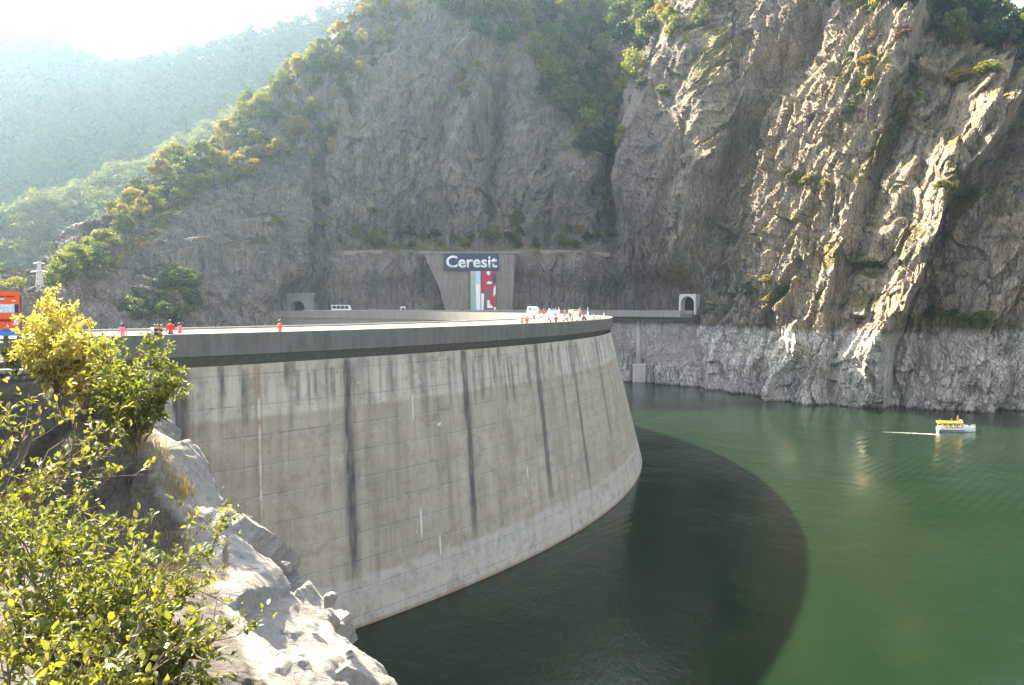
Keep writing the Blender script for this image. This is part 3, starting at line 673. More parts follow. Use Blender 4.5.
wh = np.maximum(wh, 0.7 * (np.abs(lift - 0.1) < 0.14) * (n_d > 0.72))
topb = (1 - sstep(6.5, 6.8, Vd + 0.12 * n_d)) * (0.75 + 0.5 * n_w).clip(0, 1)
botb = sstep(21.3, 21.7, Vd + 0.35 * n_d + 0.3 * n_w) * (0.8 + 0.4 * n_e).clip(0, 1)
midb = 0.35 * sstep(18.9, 19.0, Vd) * 0
ru = np.maximum(ru, 0.65 * sstep(25.45, 25.8, Vd + 0.12 * n_d))
ru = np.maximum(ru, 0.28 * (lift < 0.35) * (n_e > 0.25))
nrows = len(zs)
me = mesh_np('face_wall', DV - dloc, grid_quads(nrows, len(phis))[:, ::-1], [MAT['dam']], True, attrs={'stain': st, 'white': wh, 'rust': ru, 'topband': topb, 'bottomband': botb})
uvl = me.uv_layers.new(name='UVMap'); li = np.zeros(len(me.loops), np.int32); me.loops.foreach_get('vertex_index', li)
uvl.data.foreach_set('uv', np.stack([U.ravel()[li], Vd.ravel()[li]], -1).astype(np.float32).ravel())
link('face_wall', me, dam)

def sweep(name, prof, mat, ph0=PH0, ph1=PH1, n=420, parent=dam, base=dloc, closed=True, jitter=0.0):
    """prof: closed (r offset from R0, z) outline swept along the crest"""
    ph = np.linspace(ph0, ph1, n); m = len(prof)
    V = np.array([[(*arc(p, R0 + dr), z) for dr, z in prof] for p in ph]).reshape(-1, 3) - base
    i = np.arange(n - 1)[:, None] * m; k = np.arange(m)[None, :]; k2 = (k + 1) % m
    q = np.stack([i + k, i + k2, i + m + k2, i + m + k], -1).reshape(-1, 4)
    me_ = bpy.data.meshes.new(name)
    fs = [tuple(int(v) for v in f) for f in q] + [tuple(range(m)), tuple(range((n - 1) * m + m - 1, (n - 1) * m - 1, -1))]
    me_.from_pydata([tuple(v) for v in V], [], fs); me_.materials.append(mat)
    bm = bmesh.new(); bm.from_mesh(me_); bmesh.ops.recalc_face_normals(bm, faces=bm.faces); bm.to_mesh(me_); bm.free()
    return link(name, me_, parent)
sweep('parapet', [(0.0, -2.1), (0.0, -3.75), (-0.18, -3.83), (-0.5, -3.83), (-0.5, -2.1)], MAT['parapet'])
sweep('corbel', [(-0.19, -3.834), (-1.0, -4.6), (-3.2, -4.6), (-3.2, -3.834)], MAT['corbel'])
sweep('footway', [(-0.504, -3.02), (-0.504, -3.83), (-2.1, -3.83), (-2.1, -3.02)], MAT['deck'])
sweep('roadway', [(-2.104, -2.14), (-2.104, -3.828), (-11.6, -3.828), (-11.6, -2.14)], MAT['deck'])
sweep('downstream_parapet', [(-11.604, -1.95), (-11.604, -4.4), (-12.1, -4.4), (-12.1, -1.95)], MAT['deck'])
sweep('downstream_wall', [(-11.2, -4.404), (-11.2, -60), (-11.8, -60), (-11.8, -4.404)], MAT['grey'])

# ------------------------------------------------------------------ near bank
def rbf_fit(pts):
    p = np.array(pts, float); xy, z = p[:, :2], p[:, 2]; n = len(p)
    d = np.linalg.norm(xy[:, None] - xy[None], axis=-1)
    K = np.zeros((n + 3, n + 3)); K[:n, :n] = d + np.eye(n) * 0.15; K[:n, n] = 1; K[:n, n + 1:] = xy; K[n, :n] = 1; K[n + 1:, :n] = xy.T
    w = np.linalg.solve(K, np.concatenate([z, np.zeros(3)]))
    def f(x, y):
        out = np.full(np.shape(x), w[n]) + w[n + 1] * x + w[n + 2] * y
        for i in range(n): out = out + w[i] * np.hypot(x - xy[i, 0], y - xy[i, 1])
        return out
    return f
RID = [(0,374,24),(62,377,23),(96,398,21.5),(124,436,20.5),(152,468,19.5),(182,500,18.5),(200,524,18),(228,553,17),(275,590,16),(310,619,15.2),(333,656,14.5),(358,694,14),(395,765,12.5)]
ctl = [P(*q) for q in RID]
for q in RID[2:]:
    p = P(*q); ctl += [p + np.array([1.2, 1.6, -1.6]), p + np.array([3.2, 3.6, -7]), p + np.array([9, 9, -17]), p + np.array([18, 16, -27])]
ctl += [P(*q) for q in [(130,580,17.2),(200,625,13.2),(250,685,11.6),(330,690,12.8),(150,690,9.5),(60,540,20.2),(20,500,21.4),(0,470,22.4),(100,480,20.3),(60,610,13),(0,640,9.5),(0,690,6.5),(60,430,22.0),(0,420,23),(225,595,14.8),(287,660,13.7)]]
ctl += [np.array(t, float) for t in [(-20,35,-2.7),(-13,31,-3.4),(-16,28,-2.2),(-33,45,-3),(-44,56,-3),(-60,60,-3),(-60,30,-1),(-30,52,-8),(-24,48,-9),(-18,42,-12),(-12,38,-14),(0,0,-1.7),(1,2,-2),(2,4,-3.6),(0,8,-5.2),(-2.5,5,-2.5),(-4,3,-1.7),(1,12,-9),(6,14,-16),(10,5,-12),(20,10,-26),(0,-5,-1.5),(-10,0,-1),(-10,-10,0),(10,-10,-9),(-8,5,-1.4),(-15,10,-1.2),(-20,20,-1.6),(-30,-10,3),(-60,0,6),(25,-10,-24),(8,30,-30),(25,30,-36),(0,48,-34),(-10,55,-34),(25,70,-45),(-20,66,-30),(-40,72,-24)]]
hf = rbf_fit(ctl)
xs = np.unique(np.concatenate([np.linspace(-60, -18, 110), np.linspace(-18, 1.5, 430), np.linspace(1.5, 25, 80)]))
ys = np.unique(np.concatenate([np.linspace(-14, 6, 80), np.linspace(6, 27, 420), np.linspace(27, 72, 140)]))
NX, NY = np.meshgrid(xs, ys); NZ0 = hf(NX, NY)
def near_disp(x, y, z, only=None):
    q1 = x * 0.70 + z * 0.72; q2 = -x * 0.72 + z * 0.70
    v, t = cells(q1 / 3.6 + 0.3 * noise(x / 2, y / 2, z / 2, 3), q2 / 1.5, y / 2.6, 81); v_, t_ = cells(q1 / 0.8, q2 / 0.26 + 0.3 * noise(x, y, z, 4), y / 0.5, 82)
    d = 0.50 * v + 0.85 * t + 0.04 * v_ + 0.07 * t_ + 0.45 * ridge(q2 / 3.0, q1 / 9, y / 5, 2, 83) + 0.22 * fbm(x / 2, y / 2, z / 2, 3, 84)
    return d
nd = near_disp(NX, NY, NZ0)
npx, npy = proj(np.stack([NX, NY, NZ0], -1))
soil = 1 - sstep(0, 1.0, (npx - 0.50 * (npy - 400) - 70) / 90)        # uphill part: soil and weathered rock
soil = np.clip(soil + (NX < -18) * 1.0 + (NY < 4) * 1.0, 0, 1)
nd = (nd - nd.mean()) * 0.46 * (1 - 0.35 * soil) * sstep(0.5, 5, np.hypot(NX, NY))
gx, gy = np.gradient(NZ0, axis=1) / np.gradient(NX, axis=1), np.gradient(NZ0, axis=0) / np.gradient(NY, axis=0)
nn = np.stack([-gx, -gy, np.ones_like(gx)], -1); nn /= np.linalg.norm(nn, axis=-1, keepdims=True)
nn = blur(blur(nn, 6, 0), 6, 1)
NG = np.stack([NX, NY, NZ0], -1) + nn * nd[..., None]
tag(link('rock_slope', mesh_np('rock_slope', NG, grid_quads(len(ys), len(xs)), [MAT['near']], True, attrs={'soil': soil})), kind='structure')
ngx, ngy = proj(NG)
def near_z(x, y):
    i = np.clip(np.searchsorted(xs, x), 0, len(xs) - 1); j = np.clip(np.searchsorted(ys, y), 0, len(ys) - 1)
    return NG[j, i, 2]

# ------------------------------------------------------------------ road on the far bank, facing wall, portals, bridge
def strip(name, path, w0, w1, z0, z1, mat, parent=None, base=(0, 0, 0)):
    """a bar with rectangular section along a plan path; w0..w1 across (positive = away from the lake side)"""
    pts = [np.array(p, float) for p in path]; V, Fs = [], []
    for i, p in enumerate(pts):
        t = pts[min(i + 1, len(pts) - 1)][:2] - pts[max(i - 1, 0)][:2]; t /= np.linalg.norm(t); nrm_ = np.array([-t[1], t[0]])
        dz = p[2] if len(p) > 2 else 0
        for w, z in ((w0, z0), (w1, z0), (w1, z1), (w0, z1)): V.append((p[0] + nrm_[0] * w - base[0], p[1] + nrm_[1] * w - base[1], z + dz - base[2]))
    for i in range(len(pts) - 1):
        for k in range(4): Fs.append((i * 4 + k, i * 4 + (k + 1) % 4, i * 4 + 4 + (k + 1) % 4, i * 4 + 4 + k))
    Fs += [(0, 1, 2, 3), tuple(len(V) - 4 + k for k in (3, 2, 1, 0))]
    return MB().add(V, Fs).build(name, mat, parent)
RB = [(-76.5,322),(-60,327.5),(-38,331),(-14,333.5),(8,334),(24,333.2)]
tag(strip('road', RB, -4.0, 4.5, -3.6, -2.9, MAT['asphalt']), kind='structure')
rw = thing('parapet_wall', 'low grey concrete parapet along the far bank road under the cliff', 'wall', (-14, 329, -2.9))
strip('wall_base', RB, -4.45, -4.004, -6.5, -2.0, MAT['grey'], rw, (-14, 329, -2.9))
strip('coping', RB, -4.5, -3.95, -1.996, -1.85, MAT['pale'], rw, (-14, 329, -2.9))
# ledge kerb above the rock cut
kj = int(np.searchsorted(crow, 4.02)); ks = np.where((px2[kj] > 333) & (px2[kj] < 618))[0][::6]
edge = blur(CG2[kj, ks], 6, 0)
tag(strip('ledge_wall', [(p[0], p[1] - 0.6, p[2]) for p in edge], -0.25, 0.25, -1.2, 0.35, MAT['brownwall']), 'thin pale concrete kerb along the ledge above the rock cut', 'wall')

fw = thing('facing_wall', 'brownish concrete facing wall set into the rock cut behind the advert', 'wall', (-13, 336, -2.9))
def fpt(px, py, d=336.0):
    p = P(px, py, d); return (p[0] + 13, p[2] + 2.9)
MB().prism([fpt(446,313), fpt(512,313), fpt(514,280), fpt(515,254), fpt(424,254), fpt(431,270), fpt(440,290)], 0, 5.0, 'y').build('wall_slab', MAT['brownwall'], fw)
MB().prism([fpt(422,253.8), fpt(517,253.8), fpt(517,251.6), fpt(422,251.6)], -0.35, 5.2, 'y').build('coping', MAT['brownwall'], fw)
for px in (456, 468.5, 501, 508):
    a = fpt(px, 313); b = fpt(px, 271.5)
    MB().box(a[0] - 0.28, a[0] + 0.28, -0.22, -0.003, a[1], b[1]).build('rib', MAT['brownwall'], fw)

def text_mesh(txt, size, depth, bold=0.0, sx=1.0):
    cu = bpy.data.curves.new('lettering', 'FONT'); cu.body = txt; cu.size = size; cu.extrude = depth; cu.offset = bold; cu.align_x = 'CENTER'; cu.resolution_u = 4
    o = bpy.data.objects.new('lettering_source', cu); COL.objects.link(o)
    dg = bpy.context.evaluated_depsgraph_get(); dg.update()
    me_ = bpy.data.meshes.new_from_object(o.evaluated_get(dg)); bpy.data.objects.remove(o)
    me_.transform(Matrix.Diagonal((sx, 1, 1, 1)))
    me_.transform(Matrix.Rotation(math.pi / 2, 4, 'X')); me_.materials.clear()
    return me_
def fit_text(txt, cx, cz, w, h, y, mat, parent, bold=0.0, depth=0.03, name='lettering'):
    me_ = text_mesh(txt, 1.0, 0.0, bold); co = np.zeros(len(me_.vertices) * 3, np.float32); me_.vertices.foreach_get('co', co); co = co.reshape(-1, 3)
    lo, hi = co.min(0), co.max(0); sx, sz = w / (hi[0] - lo[0]), h / (hi[2] - lo[2])
    co[:, 0] = (co[:, 0] - (lo[0] + hi[0]) / 2) * sx + cx; co[:, 2] = (co[:, 2] - (lo[2] + hi[2]) / 2) * sz + cz; co[:, 1] = y
    me_.vertices.foreach_set('co', co.ravel()); me_.materials.append(mat); me_.update()
    o = link(name, me_, parent)
    md = o.modifiers.new('thick', 'SOLIDIFY'); md.thickness = depth; md.offset = 0
    return o
bb = thing('billboard', 'large dark blue billboard with white lettering on the concrete facing wall', 'billboard', (-13, 335.2, 12))
def bpt(px, py):
    p = P(px, py, 335.2); return (p[0] + 13, p[2] - 12)
a, b = bpt(443.5, 270.3), bpt(498.5, 253.2)
MB().box(a[0], b[0], -0.25, 0.55, a[1], b[1]).build('board', MAT['navy'], bb, bevel=0.04)
c0, c1 = bpt(446.3, 267.9), bpt(497.2, 255.6)
fit_text('Ceresit', (c0[0] + c1[0]) / 2, (c0[1] + c1[1]) / 2, c1[0] - c0[0], c1[1] - c0[1], -0.30, MAT['white'], bb, bold=0.022, depth=0.12)
# two long printed banners below it
def banner(label, cols_, x0, x1):
    a, b = bpt(x0, 311.5), bpt(x1, 270.8)
    t = thing('hanging_banner', label, 'banner', (-13, 335.2, 12), 0, 'printed banners under the billboard')
    MB().box(a[0], b[0], -0.05, 0.1, a[1], b[1]).build('banner_cloth', cols_[0], t)
    return t
def patch(t, name, pts, mat, y=-0.06):
    v = [bpt(*p) for p in pts]
    MB().prism([(q[0], q[1]) for q in v], y - 0.02, -0.053, 'y').build(name, mat, t)
t1_ = banner('faded pale banner with blue and white stripes hanging below the billboard', [MAT['palegreen']], 470.5, 480.6)
patch(t1_, 'printed_patch', [(470.7,275.5),(474.6,275.5),(474.6,271.2),(470.7,271.2)], MAT['palepink'])
patch(t1_, 'printed_patch', [(470.7,284.5),(474.6,284.5),(474.6,280.2),(470.7,280.2)], MAT['palepink'])
patch(t1_, 'printed_patch', [(475.6,284),(480.4,284),(480.4,271.2),(475.6,271.2)], MAT['sky'])
patch(t1_, 'printed_patch', [(476.4,311),(480.4,311),(480.4,284.2),(475.6,284.2)], MAT['white'])
t2_ = banner('crimson and white banner hanging below the billboard end', [MAT['crimson']], 481.0, 496.0)
patch(t2_, 'printed_patch', [(486.6,272.8),(487.5,275.2),(489.4,275.2),(490.2,272.8),(490.2,271.2),(486.6,271.2)][::-1], MAT['white'])
patch(t2_, 'printed_patch', [(492.2,283),(495.8,283),(495.8,273),(492.2,274.5)], MAT['navy'])
patch(t2_, 'printed_patch', [(486,281),(487.5,282.5),(489.2,280.6),(491,282.5),(493,280),(491.5,284),(487.2,284)], MAT['white'])
patch(t2_, 'printed_patch', [(481.2,311),(483.4,311),(484.2,294),(481.2,293)], MAT['white'])
patch(t2_, 'printed_patch', [(483.6,311),(486.8,311),(486.8,290),(484.4,290)], MAT['greycloth'])
patch(t2_, 'printed_patch', [(487.2,308),(493.5,308),(492.5,306.2),(490,304),(489.6,300),(487.2,300)], MAT['white'])
patch(t2_, 'printed_patch', [(487.6,299),(489.8,299),(490.4,290),(487.8,289)], MAT['greycloth'])
patch(t2_, 'printed_patch', [(493.2,297),(495.6,294),(495.6,285),(493.6,288)], MAT['white'])
patch(t2_, 'printed_patch', [(494,311),(495.8,311),(495.8,307),(494,307)], MAT['white'])

def portal(name, label, px0, px1, pyt, pyb, d, mat, rz, hw, hh, lintel):
    """tunnel mouth: frame with an arched opening, lining behind it"""
    a, b = P(px0, pyb, d), P(px1, pyt, d); w = (b[0] - a[0]); h = b[2] - a[2]
    t = thing(name, label, 'tunnel portal', ((a[0] + b[0]) / 2, d, a[2]), rz)
    n = 14; hwm = hw * w / 2; sp = hh * h - hwm
    arcp = [(-hwm, -0.5)] + [(-hwm * math.cos(math.pi * k / n), sp + hwm * math.sin(math.pi * k / n)) for k in range(n + 1)] + [(hwm, -0.5)]
    m = MB()
    outer = [(-w / 2, -0.5), (-w / 2, h)] ; 
    for k in range(len(arcp) - 1):                  # frame front and reveal, as a fan of quads to the outline
        p, q = arcp[k], arcp[k + 1]
        def outp(p):
            if p[1] <= sp: return (-w / 2 if p[0] < 0 else w / 2, p[1])
            an = math.atan2(p[1] - sp, p[0]); ca, sa = math.cos(an), math.sin(an)
            s_ = min((w / 2) / max(abs(ca), 1e-6), (h - sp) / max(sa, 1e-6)); return (ca * s_, sp + sa * s_)
        P0, Q0 = outp(p), outp(q)
        ring = [p, q, Q0, P0]
        if p[1] > sp or q[1] > sp:
            for cx_ in (-w / 2, w / 2):
                if (P0[0] - cx_) * (Q0[0] - cx_) == 0 and (abs(P0[0]) < w / 2 - 1e-6) != (abs(Q0[0]) < w / 2 - 1e-6): ring = [p, q, Q0, (cx_, h), P0]
        k_ = len(ring)
        m.add([(x, 0, z) for x, z in ring] + [(x, 3.2, z) for x, z in ring], [tuple(range(k_)), tuple(range(2 * k_ - 1, k_ - 1, -1))] + [(i, (i + 1) % k_, (i + 1) % k_ + k_, i + k_) for i in range(k_)])
    m.build('frame', mat, t)
    if lintel: MB().box(-w / 2 - 0.5, w / 2 + 0.5, -0.4, 3.3, h + 0.004, h + 0.7).build('lintel', mat, t)
    MB().add([(x * 1.02, y, z * 1.01) for y in (3.204, 11) for x, z in arcp], [(i, i + 1, i + 1 + len(arcp), i + len(arcp)) for i in range(len(arcp) - 1)] + [tuple(len(arcp) + i for i in range(len(arcp)))]).build('tunnel_lining', MAT['greycloth'], t)
    return t
portal('tunnel_portal', 'square grey concrete tunnel portal behind the far end of the dam', 284, 311, 295, 316, 321.5, MAT['grey'], R_(-14), 0.56, 0.72, True)
portal('tunnel_portal', 'pale arched tunnel portal at the end of the bridge', 678, 696.5, 294, 313, 309.5, MAT['pale'], R_(-38), 0.80, 0.88, False)

bp_ = [(24.5,333.1),(31,330.5),(39,326.5),(47,320.5),(54,313.5),(60.5,307.0)]
br = thing('road_bridge', 'narrow grey concrete bridge carrying the road to the arched portal', 'bridge', (45, 322, -3))
bb_ = (45, 322, -3)
strip('deck', bp_, -3.6, 3.6, -4.3, -3.1, MAT['grey'], br, bb_)
strip('deck_beam', bp_, -2.2, 2.2, -5.3, -4.304, MAT['corbel'], br, bb_)
strip('parapet', bp_, -3.9, -3.604, -4.2, -1.9, MAT['grey'], br, bb_)
strip('parapet', bp_, 3.604, 3.9, -4.2, -1.9, MAT['grey'], br, bb_)
pc = P(638.5, 330, 324.5)
MB().tube([(pc[0] - 45, 2.5, -2.31), (pc[0] - 45, 2.5, -21)], [0.85, 1.05], 10).build('pier', MAT['pale'], br, smooth=True)
MB().prism([(pc[0] - 45 - 2.4, -0.4), (pc[0] - 45 + 2.4, -0.4), (pc[0] - 45 + 2.1, 5), (pc[0] - 45 - 2.1, 5)], -27, -18.5, 'z').build('pier_footing', MAT['pale'], br, bevel=0.2)

# low stone wall by the sign
sw = thing('stone_wall', 'low dark stone kerb wall in the scrub below the orange sign', 'wall', (-16, 24.2, -2.4))
MB().box(-9, 4.1, -0.25, 0.25, -0.5, 0.52).build('wall_base', MAT['near'], sw, bevel=0.05)
MB().box(-9.05, 4.15, -0.32, 0.32, 0.524, 0.64).build('coping', MAT['grey'], sw, bevel=0.03)

# ------------------------------------------------------------------ trees and shrubs
def leaf_quads(C, Nrm, size, rs, aspect=0.62):
    n = len(C); t = rs.normal(size=(n, 3)); t -= Nrm * (t * Nrm).sum(1, keepdims=True); t /= np.linalg.norm(t, axis=1, keepdims=True) + 1e-9
    b = np.cross(Nrm, t); s = size[:, None]
    V = np.stack([C - t * s * 0.5, C + b * s * aspect * 0.5 + Nrm * s * 0.08, C + t * s * 0.5, C - b * s * aspect * 0.5 + Nrm * s * 0.08], 1).reshape(-1, 3)
    return V, np.arange(n * 4).reshape(-1, 4)
def unit(rs, n):
    v = rs.normal(size=(n, 3)); return v / np.linalg.norm(v, axis=1, keepdims=True)
def crown_points(rs, kind, nleaf, nclump):
    """leaf centres and normals of a crown 1 high, from height 0.12 up"""
    cs, rad = [], []
    for k in range(nclump):
        if kind == 'cone':
            h = 0.15 + 0.83 * (k / nclump) ** 0.8; rr = 0.24 * (1.02 - h) ** 0.85; a = rs.uniform(0, 6.28); q = rs.uniform(0.45, 1)
            cs.append((rr * q * math.cos(a), rr * q * math.sin(a), h - 0.04 * q)); rad.append(0.035 + 0.11 * (1 - h))
        else:
            h = rs.uniform(0, 1) ** 0.85; pr = math.sin(math.pi * min(1, 0.12 + 0.83 * h)) ** 0.7
            a = rs.uniform(0, 6.28); q = rs.uniform(0.25, 1.0) ** 0.6 * (0.36 if kind == 'round' else 0.24) * pr
            cs.append((q * math.cos(a), q * math.sin(a), 0.20 + 0.68 * h + rs.normal() * 0.02)); rad.append(rs.uniform(0.07, 0.16) * (0.7 + 0.4 * pr))
    cs, rad = np.array(cs), np.array(rad)
    idx = rs.choice(nclump, nleaf, p=rad ** 2 / (rad ** 2).sum())
    d = unit(rs, nleaf); d[:, 2] = d[:, 2] * 0.75 + 0.18
    C = cs[idx] + d * (rad[idx] * (0.55 + 0.6 * rs.uniform(size=nleaf) ** 0.6))[:, None]
    N_ = d + 0.75 * unit(rs, nleaf); N_ /= np.linalg.norm(N_, axis=1, keepdims=True)
    return C, N_
def tree_parts(seed, kind, nleaf, nclump, leaf):
    rs = np.random.default_rng(seed)
    C, N_ = crown_points(rs, kind, nleaf, nclump)
    V, Q = leaf_quads(C, N_, leaf * rs.uniform(0.6, 1.35, nleaf), rs)
    crown = mesh_np('crown', V, Q, [MAT['green']])
    m = MB(); m.tube([(0, 0, -0.06), (0.01, 0, 0.2), (0.0, 0.012, 0.5), (0.01, 0, 0.85)], [0.028, 0.022, 0.014, 0.004], 6)
    for k in range(5):
        a = rs.uniform(0, 6.28); h = rs.uniform(0.22, 0.5); l = rs.uniform(0.14, 0.28)
        m.tube([(0, 0, h), (l * 0.5 * math.cos(a), l * 0.5 * math.sin(a), h + l * 0.35), (l * math.cos(a), l * math.sin(a), h + l * 0.9)], [0.011, 0.007, 0.002], 4)
    return crown, m.mesh('trunk', MAT['bark'])
PROTO = {}
for i, (k, n_, c_, lf) in enumerate([('round', 1500, 26, 0.075), ('round', 1400, 22, 0.080), ('round', 1600, 32, 0.070), ('tall', 1400, 26, 0.065), ('tall', 1300, 22, 0.070), ('cone', 1500, 40, 0.060), ('cone', 1500, 36, 0.065)]):
    PROTO.setdefault(k, []).append(tree_parts(100 + i, k, n_, c_, lf))
TREE0 = {}
def place_tree(name, kind, loc, h, mat, label, group, cat='tree', wide=1.0, rs=random):
    """the first of a kind is built, the rest are copies of it and of its parts"""
    pi = rs.randrange(len(PROTO[kind])); key = (name, kind, pi)
    if key not in TREE0:
        t = thing(name, label, cat, loc, 0, group)
        tr = link('trunk', PROTO[kind][pi][1], t); c = link('crown', PROTO[kind][pi][0], t)
        TREE0[key] = (t, tr, c)
    else:
        t0, tr0, c0_ = TREE0[key]
        t = t0.copy(); COL.objects.link(t); tr = tr0.copy(); COL.objects.link(tr); tr.parent = t; c = c0_.copy(); COL.objects.link(c); c.parent = t
        t['label'] = label
        if group: t['group'] = group
        t['category'] = cat
    t.location = tuple(float(v) for v in loc); t.rotation_euler = (rs.uniform(-0.06, 0.06), rs.uniform(-0.06, 0.06), rs.uniform(0, 6.28)); w = h * wide * rs.uniform(0.88, 1.12)
    t.scale = (w, w, h)
    c.material_slots[0].link = 'OBJECT'; c.material_slots[0].material = MAT[mat]
    return t

def inside(px, py, poly):
    r = np.zeros(np.shape(px), bool); n = len(poly)
    for i in range(n):
        (x0, y0), (x1, y1) = poly[i], poly[(i + 1) % n]
        c = ((y0 > py) != (y1 > py)) & (px < (x1 - x0) * (py - y0) / (y1 - y0 + 1e-9) + x0); r ^= c
    return r
cand_all = CG2.reshape(-1, 3); cpx_f, cpy_f = px2.ravel(), py2.ravel(); crow_f = np.repeat(crow, NU)
def scatter(poly, n, mind, rowmin=0, rowmax=99, seed=0):
    m = np.where(inside(cpx_f, cpy_f, poly) & (crow_f >= rowmin) & (crow_f <= rowmax))[0]
    rs = np.random.default_rng(seed); rs.shuffle(m); out = []
    for i in m[:60000]:
        p = cand_all[i]
        if all((p[0] - q[0]) ** 2 + (p[1] - q[1]) ** 2 + 0.5 * (p[2] - q[2]) ** 2 > mind * mind for q in out):
            out.append(p)
            if len(out) >= n: break
    return out
rt = random.Random(5)
def plant(poly, n, mind, h0, h1, kinds, mats, name, label, group, seed, wide=1.0, rowmin=0, rowmax=99, cat='tree', sink=0.15):
    for p in scatter(poly, n, mind, rowmin, rowmax, seed):
        h = rt.uniform(h0, h1); mat = rt.choice(mats); k = rt.choice(kinds)
        place_tree(name, k, p - np.array([0, 0, sink * h]), h, mat, label[mat] if isinstance(label, dict) else label, (group + ', ' + {'gold': 'golden', 'lime': 'yellow green', 'green': 'green', 'dark': 'dark', 'rusty': 'rusty', 'yellowleaf': 'yellow'}[mat]) , cat, wide, rt)
plant([(100,232),(150,178),(215,132),(255,98),(290,72),(330,36),(385,-6),(400,2),(352,45),(325,85),(318,120),(300,150),(262,176),(215,196),(160,212),(122,236)], 125, 4.2, 7, 11.5, ['round', 'tall', 'round'], ['gold', 'gold', 'lime', 'green', 'lime'], 'ridge_tree',
      {'gold': 'golden autumn tree on the steep sunlit ridge of the big cliff', 'lime': 'yellow green tree on the steep sunlit ridge of the big cliff', 'green': 'green tree on the steep sunlit ridge of the big cliff'}, 'ridge trees', 1, 1.05, 6.2)
plant([(318,95),(352,52),(395,8),(420,6),(380,60),(345,120),(330,165),(300,160)], 36, 5.0, 5, 8.5, ['round', 'tall'], ['gold', 'green', 'green'], 'slope_tree',
      {'gold': 'golden tree clinging to the rock face just below the ridge', 'green': 'green tree clinging to the rock face just below the ridge'}, 'trees below the ridge', 2, 0.95, 6)
plant([(430,-8),(640,-8),(655,40),(640,80),(622,150),(604,168),(585,160),(560,128),(540,92),(505,48),(470,40),(440,20)], 150, 5.6, 11, 17, ['round', 'tall', 'round'], ['green', 'green', 'dark', 'green', 'lime'], 'gully_tree',
      {'green': 'green tree in the wooded gully between the two cliffs', 'dark': 'dark green tree in the wooded gully between the two cliffs', 'lime': 'yellowish tree in the wooded gully between the two cliffs'}, 'gully trees', 3, 0.95, 5.5)
plant([(640,-8),(725,-8),(715,22),(690,40),(668,52),(648,50),(636,30)], 16, 5.0, 9, 12, ['round'], ['lime', 'gold', 'lime'], 'cliff_top_tree',
      {'lime': 'sunlit yellow green tree on top of the right hand cliff beside the gully', 'gold': 'sunlit golden tree on top of the right hand cliff beside the gully'}, 'cliff top trees by the gully', 4, 1.0, 6.4)
plant([(618,90),(650,76),(668,95),(650,118),(628,122)], 4, 5.0, 7, 9, ['round'], ['green', 'lime'], 'ledge_tree', {'green': 'round green tree on the dark ledge at the gully mouth', 'lime': 'yellow green tree on the dark ledge at the gully mouth'}, 'gully mouth trees', 5, 1.1)
plant([(895,34),(1000,88),(1040,100),(1040,20),(1000,22),(940,-5),(880,-8),(872,8)], 70, 4.0, 8.5, 13, ['round', 'tall', 'round'], ['dark', 'dark', 'green', 'green', 'lime'], 'summit_tree',
      {'dark': 'dark green tree in the wood crowning the right hand cliff', 'green': 'mid green tree in the wood crowning the right hand cliff', 'lime': 'lighter green tree in the wood crowning the right hand cliff'}, 'summit trees', 6, 1.0, 7.9)
plant([(950,2),(1000,30),(985,34),(960,18)], 5, 5, 13, 16, ['cone'], ['dark'], 'summit_conifer', 'tall dark conifer standing above the wood on the right hand summit', 'summit conifers', 7, 1.0, 7.5)
plant([(940,88),(975,72),(1005,80),(1000,98),(960,102)], 7, 3.4, 3.5, 5.5, ['round'], ['gold', 'gold', 'lime'], 'summit_shrub', {'gold': 'golden shrub on the brink of the right hand summit', 'lime': 'yellow green shrub on the brink of the right hand summit'}, 'shrubs on the summit brink', 8, 1.5, 7, 99, 'shrub')
plant([(898,28),(918,24),(916,42),(902,44)], 1, 3, 5, 6, ['round'], ['rusty'], 'rusty_tree', 'rust red bare looking tree at the top of the right hand cliff', 'rusty trees', 9, 1.2, 7)
plant([(340,238),(615,232),(615,249),(340,249)], 30, 4.0, 3.5, 6.5, ['round', 'tall'], ['green', 'green', 'lime', 'dark'], 'ledge_shrub', {'green': 'green shrub on the ledge above the rock cut', 'lime': 'yellow green shrub on the ledge above the rock cut', 'dark': 'dark shrub on the ledge above the rock cut'}, 'ledge shrubs', 10, 1.2, 3.9, 5.3, 'shrub')
plant([(500,225),(520,222),(522,248),(498,248)], 3, 3, 7, 9.5, ['tall'], ['lime', 'green'], 'ledge_tree', {'green': 'slender green tree on the ledge above the billboard', 'lime': 'slender yellow green tree on the ledge above the billboard'}, 'slender trees above the billboard', 11, 0.8, 3.9)
plant([(585,185),(600,180),(612,235),(580,240)], 6, 3, 5, 8, ['tall'], ['green', 'gold', 'dark'], 'crevice_tree', {'green': 'green tree in the crevice above the bridge', 'gold': 'golden tree in the crevice above the bridge', 'dark': 'dark tree in the crevice above the bridge'}, 'crevice trees', 12, 0.8, 3.9)
plant([(150,290),(195,278),(200,318),(178,330),(120,330),(135,312)], 15, 4.2, 5.5, 9, ['round', 'tall'], ['green', 'dark', 'green'], 'foot_tree', {'green': 'green tree at the foot of the slope beyond the dam road', 'dark': 'dark tree at the foot of the slope beyond the dam road'}, 'trees at the slope foot', 13, 1.1)
plant([(183,292),(190,290),(190,302),(184,302)], 1, 4, 4.5, 5, ['round'], ['lime'], 'foot_tree', 'bright lime tree among dark ones at the slope foot beyond the dam', 'lime tree at the slope foot', 14, 1.0)
